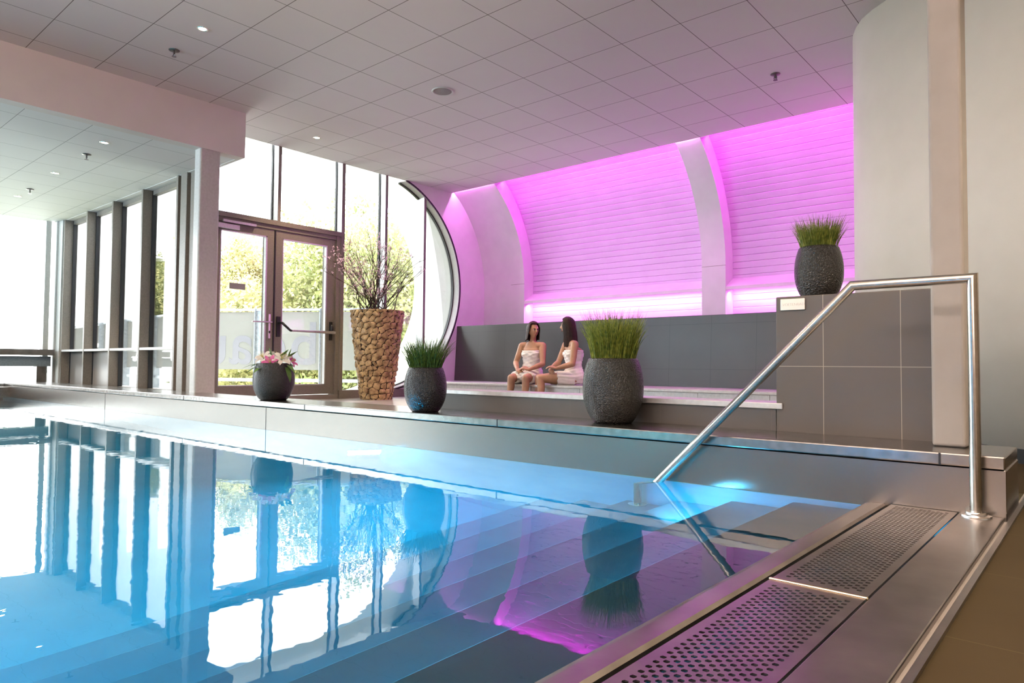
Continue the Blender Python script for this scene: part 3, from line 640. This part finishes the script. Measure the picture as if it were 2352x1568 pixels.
tree('tree partly behind the white canopy edge, farthest to the right', -17.2, 14.6, 4.4, 3.6, 6.6, 'leaf_g', 4, TG)
tree('farther green tree between the two door trees', -27.6, 15.6, 4.6, 5.6, 7.5, 'leaf_g', 5, TG)
tree('slim tree beside the street lamp seen through the left fins', -35.0, 14.1, 5.2, .85, 5.2, 'leaf_g', 6, TG)
h = MB()
hd = tag(cloud((0, 0, 0), (9, 1.1, 1.9), 26000, .075, seedv=11).build('hedge', M['hedge'], loc=(-19.5, 10.0, -1.6)), 'long green hedge below the wind screens', 'hedge', kind='stuff'); hd.rotation_euler = (0, 0, -.15)
hd.name = 'hedge'
sl_ = tag(empty('street_lamp', (-30.8, 12.9, -3.3)), 'white street lamp post with two heads beyond the left fins', 'street lamp')
MB().tube([(0, 0, 0), (0, 0, 8.35)], [.11, .07], 12).build('pole', M['white'], sl_, smooth=True)
for s in (-1, 1): MB().tube([(0, 0, 8.3), (s*.2, s*.17, 8.38)], .04, 8).ico((s*.42, s*.36, 8.42), .2, 2, (1.3, 1.2, .55)).build('lamp_head', M['alu'], sl_, smooth=True)

# ------------------------------------------------------------------ planters
def pot_prof(r, h, base=.60, top=.82):
    o = []
    for t in np.linspace(0, 1, 22):
        rr = r*(base+(1-base)*math.sin(min(1, t/.53)**.8*PI/2)) if t < .53 else r*(1-(1-top)*((t-.53)/.47)**2.2)
        o.append((rr, t*h))
    tr = o[-1][0]
    o += [(tr-.006, h+.006), (tr-.018, h+.004), (tr-.026, h-.012), (tr-.03, h-.07), (.001, h-.07)]
    return [(.001, 0)]+o
def planter(loc, r, h, mname, lab, cat='planter', gr=None):
    p = tag(empty('planter', loc), lab, cat)
    MB().lathe(pot_prof(r, h), 56).build('pot', M[mname], p, smooth=True)
    MB().lathe([(r*.80-.025, h-.035), (.001, h-.022)], 24).build('soil', M['soil'], p, smooth=True)
    return p
def blades(n, rad, h, spread, wd, seedv, droop=.45, arch=34):
    rs = random.Random(seedv); mb = MB()
    for k in range(n):
        a = rs.uniform(0, 2*PI); r = rad*math.sqrt(rs.random()); x, y = r*math.cos(a), r*math.sin(a)
        far = k < arch
        hh = h*(rs.uniform(.62, 1.0) if not far else rs.uniform(.75, .95)); a2 = a+rs.uniform(-.9, .9); out = spread*(r/rad*.7+.3*rs.random())*(1 if not far else rs.uniform(1.0, 2.1))
        dr = droop*(rs.random()**2) if not far else .75
        w0 = wd*rs.uniform(.6, 1.2); ta = rs.uniform(0, PI); wx, wy = math.cos(ta), math.sin(ta)
        n_ = 6; vs = []
        for i in range(n_+1):
            t = i/n_; px = x+math.cos(a2)*out*(t**1.7); py = y+math.sin(a2)*out*(t**1.7); pz = hh*t-dr*hh*max(0, t-.55)**2*2.2
            ww = w0*(1-t**1.6)*.5+.0003
            vs += [(px-wx*ww, py-wy*ww, pz), (px+wx*ww, py+wy*ww, pz)]
        mb.add(vs, [(2*i, 2*i+1, 2*i+3, 2*i+2) for i in range(n_)])
    return mb
def grass(p, r, h, gh, n, m, sd, spread, wd=.006):
    o = blades(n, r*.72, gh, spread, wd, sd).build('grass', M[m], p, loc=(0, 0, h-.03)); o['kind'] = 'stuff'; return o
p = planter((-3.69, 3.335, ZW), .152, .310, 'pot', 'dark round planter with dark green grass in front of the round window'); grass(p, .152, .31, .275, 900, 'grass_d', 21, .14, .0042)
p = planter((-2.225, 3.50, ZW), .180, .375, 'pot_g', 'large dark planter with tall grass in front of the seated women'); grass(p, .18, .375, .345, 1150, 'grass', 22, .10, .005)
p = planter((-1.205, 4.0, .96), .127, .288, 'pot_g', 'dark planter with grass standing on top of the tiled block'); grass(p, .127, .288, .215, 850, 'grass', 23, .075, .0042)
# lilies
p = planter((-5.82, 3.39, ZW), .186, .335, 'pot_g', 'grey hammered planter with white and pink lilies beside the pale column', 'flower planter')
M['lily_w'] = leaf_mat('white_lily_petal', (.78, .70, .64), (.86, .84, .80), .3, 14); M['lily_p'] = leaf_mat('pink_lily_petal', (.50, .02, .24), (.74, .22, .46), .25, 14)
M['lily_leaf'] = leaf_mat('lily_leaf', (.05, .14, .02), (.14, .26, .05), .25, 12); M['stamen'] = mat('stamen', (.55, .5, .12), .6)
def petal_pts(L_, W_, curl):
    out = []
    for i in range(8):
        t = i/7; w_ = W_*math.sin(PI*min(1, t*.93+.07))**.8*(1-.25*t); r_ = L_*(.12+.88*t)*(1-.18*curl*t*t); z_ = L_*(.55*t-.62*curl*t**2.4)
        for s in (-1, 0, 1): out.append((r_, s*w_, z_+(.12*w_ if s else -.1*w_)))
    return out
def lily(p, c, d, L_, m, curl=1.0, n=6):
    q = Vector(d).to_track_quat('Z', 'Y').to_matrix(); mb = MB(); st = MB()
    for k in range(n):
        a = 2*PI*k/n+.2; ca_, sa_ = math.cos(a), math.sin(a)
        pts_ = petal_pts(L_, L_*(.26 if k % 2 else .20), curl*random.uniform(.8, 1.2))
        v = [Vector(c)+q @ Vector((x*ca_-y*sa_, x*sa_+y*ca_, z)) for x, y, z in pts_]
        mb.add(v, [(3*i+j, 3*i+3+j, 3*i+4+j, 3*i+1+j) for i in range(7) for j in range(2)])
        st.tube([Vector(c), Vector(c)+q @ Vector((ca_*L_*.12, sa_*L_*.12, L_*.35)), Vector(c)+q @ Vector((ca_*L_*.22, sa_*L_*.22, L_*.55))], .0018, 5)
    o = mb.build('lily', M[m], p, smooth=True); st.build('stamens', M['stamen'], o)
    MB().tube([(c[0]*.4, c[1]*.4, .27), tuple(Vector(c)*1.0)], .005, 6).build('stem', M['lily_leaf'], o)
R_ = Vector((.757, .653, 0)); T_ = Vector((.653, -.757, 0))                 # picture-right and towards the camera
def lp(a, b, z): v = R_*a+T_*b; return (v.x, v.y, z)
def ld(a, b, z): v = R_*a+T_*b; return (v.x, v.y, z)
lily(p, lp(-.085, .04, .385), ld(-.25, .55, .75), .115, 'lily_w'); lily(p, lp(.09, .05, .375), ld(.25, .6, .7), .115, 'lily_w')
lily(p, lp(0, .10, .345), ld(.05, .8, .5), .085, 'lily_p', .5); lily(p, lp(.15, -.02, .355), ld(.8, .2, .5), .08, 'lily_p', .6); lily(p, lp(-.03, -.09, .385), ld(-.1, -.5, .8), .12, 'lily_w')
def leafm(p, c, d, L_, W_, bend):
    d = Vector(d).normalized(); side = d.cross(Vector((0, 0, 1))).normalized(); up_ = side.cross(d); v = []
    for i in range(7):
        t = i/6; w_ = W_*math.sin(PI*(.06+.94*t))**.9; c_ = Vector(c)+d*L_*t+up_*(-bend*L_*t*t)
        v += [c_-side*w_, c_+up_*(-.15*w_), c_+side*w_]
    MB().add(v, [(3*i+j, 3*i+3+j, 3*i+4+j, 3*i+1+j) for i in range(6) for j in range(2)]).build('leaf', M['lily_leaf'], p, smooth=True)
for a, b_, z, da, db, dz, L_, W_, bd in ((-.08, .05, .33, -1, .3, .25, .17, .024, .5), (-.1, .06, .315, -.7, .6, -.1, .14, .026, .4), (-.06, .09, .31, -.4, .8, 0, .12, .028, .5), (.03, 0, .35, .5, .2, .75, .17, .028, .2), (-.02, 0, .36, -.1, .1, .9, .13, .024, .1),
        (.1, 0, .36, .55, .2, .7, .16, .026, .3), (.12, 0, .36, .2, 0, 1, .12, .024, .1), (.12, .06, .33, .8, .4, .0, .13, .022, .7), (.13, .07, .32, .6, .5, -.5, .15, .026, .6), (0, .02, .36, .8, .1, .4, .13, .022, .3), (-.1, -.05, .33, -.9, -.3, .3, .15, .024, .5), (.05, -.1, .33, .3, -.9, .3, .16, .026, .5)):
    leafm(p, lp(a, b_, z), ld(da, db, dz), L_, W_, bd)

# ------------------------------------------------------------------ wood chip planter with blossom branches
M['chip'] = noise_col(mat('wood_chips', (.5, .33, .16), .34), (.17, .085, .03), (.74, .52, .25), 13, 5, bump=.25, bscale=50, bdist=.004)
M['chip_gap'] = mat('dark_chip_joint', (.035, .02, .012), .9)
wp = tag(empty('planter', (-8.15, 6.40, .078)), 'tall tapered planter clad in wood chips with blossoming branches', 'planter')
def wood_planter():
    Hh, r0, r1 = 1.30, .205, .365; nu, nv = 260, 190
    rs = np.random.RandomState(3)
    z = np.linspace(0, Hh, nv); th = np.linspace(0, 2*PI, nu, endpoint=False)
    rad = lambda zz: r0+(r1-r0)*np.clip(zz/Hh, 0, 1)**.85
    sites = []
    k = 0
    for zz in np.arange(-.02, Hh+.05, .078):
        n = int(2*PI*rad(zz)/.092)
        for i in range(n): sites.append(((i+.5*(k % 2)+rs.uniform(-.42, .42))/n*2*PI, zz+rs.uniform(-.03, .03), rs.uniform(.7, 1.25)))
        k += 1
    S = np.array(sites); SX = np.c_[rad(S[:, 1])*np.cos(S[:, 0]), rad(S[:, 1])*np.sin(S[:, 0]), S[:, 1]]
    TH, ZZ = np.meshgrid(th, z); rr = rad(ZZ); P = np.stack([rr*np.cos(TH), rr*np.sin(TH), ZZ], -1).reshape(-1, 3)
    D1 = np.full(len(P), 9.); D2 = np.full(len(P), 9.); I1 = np.zeros(len(P), int)
    for a in range(0, len(P), 4000):
        d = np.linalg.norm(P[a:a+4000, None]-SX[None], axis=2)*(1/S[None, :, 2])**.35
        o = np.argpartition(d, 1, axis=1)[:, :2]; dd = np.take_along_axis(d, o, 1); so_ = np.argsort(dd, 1); dd = np.take_along_axis(dd, so_, 1); o = np.take_along_axis(o, so_, 1)
        D1[a:a+4000], D2[a:a+4000], I1[a:a+4000] = dd[:, 0], dd[:, 1], o[:, 0]
    e = np.clip((D2-D1)/.040, 0, 1); bul = np.sqrt(1-(1-e)**2)*.036*(.6+.5*rs.rand(len(S))[I1])
    tilt = rs.uniform(-.25, .25, (len(S), 2)); dv = P-SX[I1]
    tang = -np.sin(TH.ravel())*dv[:, 0]+np.cos(TH.ravel())*dv[:, 1]
    bul = bul+e*(tilt[I1, 0]*tang+tilt[I1, 1]*dv[:, 2])*.8
    P2 = P.copy(); P2[:, 0] += np.cos(TH.ravel())*bul; P2[:, 1] += np.sin(TH.ravel())*bul
    faces = []; mi = []
    for j in range(nv-1):
        for i in range(nu):
            i2 = (i+1) % nu; q = (j*nu+i, j*nu+i2, (j+1)*nu+i2, (j+1)*nu+i); faces.append(q); mi.append(1 if e[q[0]]+e[q[2]] < .36 else 0)
    v = [tuple(p_) for p_ in P2]; nb = len(v)
    for rr_, zz_ in ((r1-.03, Hh-.005), (r1-.04, Hh-.10)):
        v += [(rr_*math.cos(t_), rr_*math.sin(t_), zz_) for t_ in th]
    for i in range(nu):
        i2 = (i+1) % nu; faces += [((nv-1)*nu+i, (nv-1)*nu+i2, nb+i2, nb+i), (nb+i, nb+i2, nb+nu+i2, nb+nu+i)]; mi += [1, 1]
    faces.append(tuple(nb+nu+i for i in range(nu))); mi.append(1)
    o = new_mesh('pot', v, faces, [M['chip'], M['chip_gap']], wp); o.data.polygons.foreach_set('material_index', mi); o.data.polygons.foreach_set('use_smooth', [True]*len(faces)); 
wood_planter()
M['twig'] = noise_col(mat('dark_twig', (.06, .035, .028), .8), (.045, .028, .022), (.10, .06, .045), 30)
M['blossom'] = leaf_mat('pink_blossom', (.75, .42, .52), (.92, .80, .82), .35, 40)
def branches():
    rs = random.Random(12); tips = []
    for k in range(34):
        a = rs.uniform(0, 2*PI); r_ = .20*math.sqrt(rs.random()); p0 = Vector((r_*math.cos(a), r_*math.sin(a), 1.2))
        lat = rs.uniform(-1, 1); dpt = rs.uniform(-.3, .6); hgt = (1.02-.42*abs(lat)**1.5)*rs.uniform(.72, 1.05); ext = .72
        tgt = R_*lat*ext+T_*(dpt*.35+.22*max(0, -lat))+Vector((0, 0, 1.3+hgt))
        if tgt.x < -.40: tgt.x = -.40+.02*rs.random()
        mb = MB(); pts_ = []; nseg = 7
        for i in range(nseg+1):
            t_ = i/nseg; q = p0.lerp(tgt, t_); bow = math.sin(PI*t_)*.06; q = q+Vector((0, 0, bow))+Vector((rs.gauss(0, .012), rs.gauss(0, .012), 0))
            q.x = max(q.x, -.42); pts_.append(q)
        mb.tube(pts_, [.007*(1-.75*i/nseg)+.0012 for i in range(nseg+1)], 5)
        for j in range(9):
            i = rs.randint(2, nseg); q = pts_[i]; dd = (pts_[i]-pts_[i-1]).normalized()+Vector((rs.gauss(0, .5), rs.gauss(0, .5), rs.gauss(.15, .35))); dd.normalize(); Lt = rs.uniform(.06, .22)
            e = q+dd*Lt*.5; f_ = q+dd*Lt+Vector((0, 0, .02)); e.x = max(e.x, -.43); f_.x = max(f_.x, -.43)
            mb.tube([q, e, f_], [.003, .0022, .001], 4)
            tips.append((f_, lat)); tips.append((e, lat))
        mb.build('branch', M['twig'], wp)
    bl = MB()
    for (q, lat) in tips:
        pr = .75 if (-.95 < lat < -.5) else (.55 if 0 < lat < .55 else .10)
        if rs.random() < pr:
            for _ in range(rs.randint(2, 6)):
                c_ = q+Vector((rs.gauss(0, .022), rs.gauss(0, .022), rs.gauss(0, .022))); c_.x = max(c_.x, -.44)
                for s in range(4):
                    v1 = Vector((rs.gauss(0, 1), rs.gauss(0, 1), rs.gauss(0, 1))).normalized(); v2 = v1.cross(Vector((rs.gauss(0, 1), rs.gauss(0, 1), 1))).normalized(); sz = rs.uniform(.008, .015)
                    bl.add([c_, c_+v1*sz+v2*sz*.6, c_+v1*sz*1.7, c_+v1*sz-v2*sz*.6], [(0, 1, 2, 3)])
    bl.build('blossom', M['blossom'], wp)['kind'] = 'stuff'
    lf = MB()
    for (q, lat) in tips:
        if rs.random() < .12:
            v1 = Vector((rs.gauss(0, 1), rs.gauss(0, 1), rs.gauss(.3, 1))).normalized(); v2 = v1.cross(Vector((.3, .2, 1))).normalized(); sz = .014
            lf.add([q, q+v1*sz+v2*sz*.5, q+v1*sz*2.2, q+v1*sz-v2*sz*.5], [(0, 1, 2, 3)])
    lf.build('young_leaves', M['grass'], wp)['kind'] = 'stuff'
branches()

# ------------------------------------------------------------------ two seated women
M['skin'] = noise_col(mat('skin', (.6, .38, .26), .5), (.40, .215, .125), (.48, .27, .165), 12)
nt(M['skin'])[1].inputs['Subsurface Weight'].default_value = .08
nt(M['skin'])[1].inputs['Subsurface Radius'].default_value = (.02, .008, .004)
M['hair'] = noise_col(mat('dark_brown_hair', (.03, .015, .01), .5, 0, .25), (.016, .008, .006), (.05, .022, .014), 40, 3, (6, 6, .5), .3, .004)
M['towel'] = noise_col(mat('white_towel', (.85, .82, .8), .9), (.82, .79, .77), (.88, .86, .84), 20, 4, bump=.3, bscale=220, bdist=.003)
M['eye'] = mat('eye_white', (.8, .78, .75), .25); M['iris'] = mat('dark_iris', (.03, .018, .012), .2); M['lip'] = mat('lips', (.48, .16, .13), .45); M['brow'] = mat('brow_hair', (.03, .018, .012), .7)
def frame(f):
    f = Vector((f[0], f[1], 0)).normalized(); l = Vector((0, 0, 1)).cross(f); return f, l
def rings(mb, rows, seg=28):
    """rows: centre, half width (left-right), half depth (front-back), left vector, forward vector"""
    base = len(mb.v); n = len(rows)
    for c, a, d, l, f in rows:
        c = Vector(c)
        for k in range(seg):
            q = 2*PI*k/seg; ck, sk = math.cos(q), math.sin(q); ck = math.copysign(abs(ck)**.85, ck); sk = math.copysign(abs(sk)**.85, sk)
            mb.v.append(tuple(c+l*a*ck+f*d*sk))
    for i in range(n-1):
        for k in range(seg):
            k2 = (k+1) % seg; mb.f.append((base+i*seg+k, base+i*seg+k2, base+(i+1)*seg+k2, base+(i+1)*seg+k)); mb.mi.append(0)
    mb.f.append(tuple(base+k for k in range(seg))[::-1]); mb.mi.append(0); mb.f.append(tuple(base+(n-1)*seg+k for k in range(seg))); mb.mi.append(0)
def limb(mb, pts, rad, sub=5):
    pts = [Vector(p) for p in pts]; P = []; Rr = []
    for i in range(len(pts)-1):
        for s in range(sub):
            t = s/sub; P.append(pts[i].lerp(pts[i+1], t)); tt = t*t*(3-2*t); Rr.append(rad[i]*(1-tt)+rad[i+1]*tt)
    P.append(pts[-1]); Rr.append(rad[-1])
    mb.tube(P, Rr, 16)
    for p, r in zip(pts, rad): mb.ico(p, r*1.0, 2)
def head_mesh(mb, c, f, scale=1.0):
    f, l = frame(f); nu, nv = 64, 48; base = len(mb.v); c = Vector(c); G = lambda d, s: math.exp(-(d/s)**2)
    for j in range(nv+1):
        ph = PI*j/nv
        for i in range(nu):
            q = 2*PI*i/nu; x = math.sin(ph)*math.sin(q); y = math.sin(ph)*math.cos(q); z = math.cos(ph)
            X, Y, Z = x*.074, y*.094, z*.116
            if z < .1:
                t = (.1-z)/1.1; X *= 1-.42*t**1.3
                if y < 0: Y *= 1-.55*t
                else: Y *= 1-.10*t**2
            if y > 0: 
                Y *= .95
                Y += .034*G(x, .14)*(G(z+.16, .13)+.45*G(z-.04, .16)) *y
                Y += .006*G(x, .5)*G(z-.20, .10)
                Y -= .010*(G(x-.36, .17)+G(x+.36, .17))*G(z-.07, .11)
                Y += .009*G(x, .24)*G(z+.47, .07) + .005*G(x, .24)*G(z+.58, .06)
                Y -= .004*G(x, .3)*G(z+.525, .025)
                Y += .012*G(x, .26)*G(z+.82, .14)
                Y += .005*(G(x-.5, .2)+G(x+.5, .2))*G(z+.18, .16)
            mb.v.append(tuple(c+(l*X+f*Y+Vector((0, 0, Z)))*scale))
    for j in range(nv):
        for i in range(nu):
            i2 = (i+1) % nu; mb.f.append((base+j*nu+i, base+(j+1)*nu+i, base+(j+1)*nu+i2, base+j*nu+i2)); mb.mi.append(0)
    for s in (-1, 1):
        mb.ico(c+(l*.073*s+Vector((0, 0, -.005))-f*.008)*scale, .027*scale, 2, (.5, .6, 1.05))
def hand(mb, wr, pc, nrm, side, curl):
    """wrist, palm centre, back-of-hand normal, side +1 thumb towards d x n, finger curl"""
    wr = Vector(wr); pc = Vector(pc); d = (pc-wr).normalized(); n = Vector(nrm); n = (n-d*n.dot(d)).normalized(); s = d.cross(n)*side
    for k, off in enumerate((-.030, -.010, .010, .030)):           # from the thumb side outwards
        o = s*(-off); kn = wr+d*.085+o*1.0-n*abs(off)*.1
        mb.tube([wr+o*.55, wr+d*.045+o*.9, kn], [.014, .0145, .011], 10); mb.ico(kn, .011, 2)
        L_ = (.066, .074, .069, .054)[k]; q = kn; a = .25
        for j in range(3):
            a += curl*(1, 1.15, .8)[j]*(1+.06*k); dd = d*math.cos(a)-n*math.sin(a)+s*(-off)*1.2; dd.normalize(); e = q+dd*L_*(.45, .32, .25)[j]
            mb.tube([q, e], [.0092-.0008*j, .0086-.0009*j], 10); mb.ico(e, .0087-.0009*j, 2); q = e
    t0 = wr+d*.028+s*.026; t1 = t0+(d*.6+s*.75-n*.2).normalized()*.038; t2 = t1+(d*.95+s*.2-n*.25).normalized()*.030; t3 = t2+(d*1-s*.1-n*.3).normalized()*.024
    mb.tube([wr+d*.01+s*.012, t0, t1, t2, t3], [.014, .014, .0115, .010, .008], 10); mb.ico(t3, .008, 2)
def remesh(mb, name, m, parent, vox, smooth_it=4, fac=.5):
    o = mb.build('tmp', None); md = o.modifiers.new('r', 'REMESH'); md.mode = 'VOXEL'; md.voxel_size = vox; md.adaptivity = 0
    s = o.modifiers.new('s', 'SMOOTH'); s.iterations = smooth_it; s.factor = fac
    dg = bpy.context.evaluated_depsgraph_get(); dg.update(); me = bpy.data.meshes.new_from_object(o.evaluated_get(dg)); bpy.data.objects.remove(o)
    me.name = name; me.materials.clear(); me.materials.append(m); me.polygons.foreach_set('use_smooth', [True]*len(me.polygons))
    q = bpy.data.objects.new(name, me); COL.objects.link(q)
    if parent: me.transform(PM(parent)); q.parent = parent
    return q
def woman(name, base, lab, tf, hf, pelvis, chest, neck, headc, sh, el, wr, palms, knees, ankles, hem, hairlen, hs, shw=.165):
    g = tag(empty(name, base), lab, 'person', None)
    f, l = frame(tf); pelvis, chest, neck, headc = map(Vector, (pelvis, chest, neck, headc))
    body = MB(); waist = pelvis.lerp(chest, .5)+f*.005
    shm = (Vector(sh[0])+Vector(sh[1]))/2
    rows = [(pelvis-Vector((0, 0, .10)), .13, .095, l, f), (pelvis-Vector((0, 0, .04)), .168, .12, l, f), (pelvis+Vector((0, 0, .03)), .165, .118, l, f), (waist-Vector((0, 0, .02)), .125, .092, l, f), (waist+Vector((0, 0, .06)), .122, .092, l, f),
            (chest-Vector((0, 0, .05)), .135, .10, l, f), (chest+Vector((0, 0, .02)), .145, .112, l, f), (chest+Vector((0, 0, .09)), .150, .102, l, f), (shm-Vector((0, 0, .03)), .150, .078, l, f), (shm+Vector((0, 0, .022)), .125, .064, l, f), (shm+Vector((0, 0, .055)), .075, .056, l, f), (neck+Vector((0, 0, .0)), .046, .048, l, f)]
    rings(body, rows)
    for s in (-1, 1): body.ico(chest+l*.068*s+f*.058+Vector((0, 0, .015)), .066, 2, (1, 1, .95))
    limb(body, [shm+Vector((0, 0, .0)), neck+Vector((0, 0, .02)), headc-Vector((0, 0, .05))], [.055, .045, .046])
    head_mesh(body, headc, hf)
    for i in (0, 1):
        s = -1 if i == 0 else 1                               # 0 = right, 1 = left
        limb(body, [shm+l*.10*s, Vector(sh[i])], [.060, .056])
        limb(body, [sh[i], Vector(sh[i]).lerp(Vector(el[i]), .5), el[i]], [.056, .047, .040])
        limb(body, [el[i], Vector(el[i]).lerp(Vector(wr[i]), .35), wr[i]], [.041, .039, .025])
        hand(body, wr[i], palms[i][0], palms[i][1], palms[i][2], palms[i][3])
        hip = pelvis+l*.085*s+f*.03-Vector((0, 0, .035))
        limb(body, [hip, hip.lerp(Vector(knees[i]), .5), knees[i]], [.088, .078, .056])
        k_ = Vector(knees[i]); an = Vector(ankles[i]); cf = k_.lerp(an, .32)-f*.012
        limb(body, [k_, cf, k_.lerp(an, .7), an], [.055, .052, .038, .032])
        limb(body, [an-f*.02-Vector((0, 0, .03)), an+f*.06-Vector((0, 0, .045)), an+f*.15-Vector((0, 0, .058))], [.03, .03, .018])
    bo = remesh(body, 'body', M['skin'], g, .0055, 3)
    # towel: follows the torso and the thighs, ends above the bust and on the thighs
    tw = MB(); e = .014; zt_ = chest.z+.075
    rows_t = [(c, a+e, d+e+(.004 if i > 4 else 0), l, f) for i, (c, a, d, l, f) in enumerate(rows[:7])]+[(Vector((*(chest+Vector((0, 0, 0))).xy, zt_)), .150+e, .108+e, l, f)]
    rings(tw, rows_t)
    for s in (-1, 1): tw.ico(chest+l*.068*s+f*.058+Vector((0, 0, .015)), .066+e, 2, (1, 1, .86))
    ends = []
    for i in (0, 1):
        s = -1 if i == 0 else 1; hip = pelvis+l*.085*s+f*.03-Vector((0, 0, .035)); en = hip.lerp(Vector(knees[i]), hem[i]); ends.append((hip, en))
        r1_ = .088-.016*hem[i]; tw.tube([hip, hip.lerp(en, .5), en], [.104, .100, r1_+.016], 20)
    for t in (.25, .5, .75): tw.tube([ends[0][0].lerp(ends[0][1], t*1.0+.1)+Vector((0, 0, .012)), ends[1][0].lerp(ends[1][1], t*1.0+.1)+Vector((0, 0, .012))], .075, 12)
    to = remesh(tw, 'towel', M['towel'], g, .007, 5)
    me = to.data; n = len(me.vertices); co = np.empty(n*3); me.vertices.foreach_get('co', co); co = co.reshape(-1, 3); no = np.empty(n*3); me.vertices.foreach_get('normal', no); no = no.reshape(-1, 3)
    wz = co[:, 2]+base[2]; lat = co[:, 0]*l.x+co[:, 1]*l.y; fr_ = co[:, 0]*f.x+co[:, 1]*f.y
    wr_ = np.sin(wz*75+lat*22+3*np.sin(lat*13))*.0042+np.sin(wz*130-lat*45+2*np.sin(fr_*16))*.0026+np.sin(fr_*60+lat*30)*.002
    mx_ = np.clip((zt_-wz)/.03, 0, 1)
    co += no*(wr_*mx_)[:, None]; me.vertices.foreach_set('co', co.ravel()); me.update()
    # top roll of the towel
    rl = []
    for k in range(33):
        q = 2*PI*k/32; rl.append(Vector((*chest.xy, zt_-.012+.006*math.sin(3*q)))+l*math.cos(q)*(.150+e)+f*math.sin(q)*(.105+e))
    MB().tube(rl, .010, 8).build('towel_edge', M['towel'], to, smooth=True).data.transform(PM(g))
    # face
    hff, hl = frame(hf); up_ = Vector((0, 0, 1))
    for s in (-1, 1):
        ec = headc+hl*.029*s+hff*.0735+up_*.008
        eo = put(MB().ico(ec, .0125, 2, (1, 1, .75)), 'eye', M['eye'], g, smooth=True)
        ic = put(MB().ico(ec+hff*.0075+hl*.002*hs, .0070, 2), 'iris', M['iris'], g, smooth=True); ic.parent = eo
        put(MB().tube([ec+hl*.016*s+hff*.005+up_*.0125, ec+hff*.013+up_*.0185, ec-hl*.014*s+hff*.014+up_*.015], [.002, .0035, .0028], 6), 'eyebrow', M['brow'], g, smooth=True)
        put(MB().tube([ec+hl*.014*s+hff*.004+up_*.002, ec+hff*.0125+up_*.0085, ec-hl*.012*s+hff*.009+up_*.003], .0016, 5), 'eyelash', M['brow'], g, smooth=True)
    lc = headc-up_*.056
    put(MB().tube([lc-hl*.022+hff*.078, lc-hl*.009+hff*.0885+up_*.0025, lc+hff*.0895+up_*.001, lc+hl*.009+hff*.0885+up_*.0025, lc+hl*.022+hff*.080], [.0015, .0034, .0038, .0034, .0015], 8).tube([lc-hl*.018+hff*.083-up_*.004, lc+hff*.0880-up_*.009, lc+hl*.018+hff*.083-up_*.004], [.0015, .0042, .0015], 8), 'lips', M['lip'], g, smooth=True)
    # hair: cap on the skull that hangs straight to its length
    hb = MB(); nu, nv = 120, 34; rs = np.random.RandomState(5)
    groove = rs.normal(0, 1, nu); groove = (groove+np.roll(groove, 1))*.5
    for j in range(nv+1):
        t = j/nv
        for i in range(nu):
            q = -PI+2*PI*i/nu; aq = abs(q)                     # 0 = back of the head
            face = min(1, max(0, (aq-1.78)/.35)); face = face*face*(3-2*face)
            Lmax = (1-face)*(hairlen+.015*groove[i])+face*.085
            s = t*Lmax; ph = s/.112
            px, py, pz = math.sin(q), -math.cos(q), 0
            if ph < 1.45: rr = math.sin(ph); zz = math.cos(ph); ext = 0
            else: rr = math.sin(1.45); zz = math.cos(1.45); ext = s-1.45*.112
            tp = .88+.12*min(1, ext/.1) if ext else .88+.0*ph
            X = px*.092*rr*(1 if not ext else 1+ext*.25); Y = py*(.113 if py < 0 else .100)*rr
            if ext and py > -.2: Y += -.02*min(1, ext/.1)
            if ext: Y -= (.012*min(1, ext/.10)+.10*max(0, ext-.06) if py < .2 else .0)*(.4-py)*.7
            Z = zz*.126+.004-ext+.002*groove[i]
            r_ = 1+.015*groove[i]*min(1, ph)
            hb.v.append(tuple(headc+hl*X*r_*-1+hff*Y*r_+up_*Z))
    for j in range(nv):
        for i in range(nu):
            i2 = (i+1) % nu; hb.f.append((j*nu+i, j*nu+i2, (j+1)*nu+i2, (j+1)*nu+i)); hb.mi.append(0)
    ho = put(hb, 'hair', M['hair'], g, smooth=True); so_ = ho.modifiers.new('solid', 'SOLIDIFY'); so_.thickness = .010; so_.offset = -1
    return g
SEAT = .325
woman('person', (-6.40, 7.85, SEAT), 'woman with shoulder-length dark hair in a white towel, sitting left and facing the camera', (.10, -.99), (.93, -.36),
      (-6.40, 7.86, .455), (-6.385, 7.87, .735), (-6.385, 7.875, .955), (-6.37, 7.86, 1.105),
      [(-6.555, 7.83, .880), (-6.225, 7.90, .880)], [(-6.60, 7.74, .630), (-6.135, 7.79, .615)], [(-6.42, 7.565, .535), (-6.20, 7.56, .535)],
      [((-6.36, 7.53, .525), (.1, -.5, 1), -1, .32), ((-6.26, 7.53, .560), (-.1, -.5, 1), 1, .32)],
      [(-6.40, 7.41, .415), (-6.135, 7.41, .415)], [(-6.41, 7.37, .045), (-6.12, 7.36, .045)], (.78, .74), .315, 1)
woman('person', (-5.56, 7.80, SEAT), 'woman with long dark hair in a white towel, sitting right and turned away in profile', (-.55, -.83), (-.97, -.22),
      (-5.575, 7.78, .455), (-5.60, 7.80, .735), (-5.65, 7.81, .975), (-5.70, 7.79, 1.140),
      [(-5.80, 7.90, .890), (-5.52, 7.715, .885)], [(-5.83, 7.76, .640), (-5.475, 7.60, .615)], [(-5.80, 7.555, .560), (-5.675, 7.50, .555)],
      [((-5.77, 7.51, .545), (-.3, -.4, 1), -1, .30), ((-5.73, 7.47, .575), (-.3, -.4, 1), 1, .28)],
      [(-6.02, 7.56, .420), (-5.875, 7.405, .415)], [(-6.02, 7.50, .045), (-5.80, 7.33, .045)], (.62, .50), .47, -1)
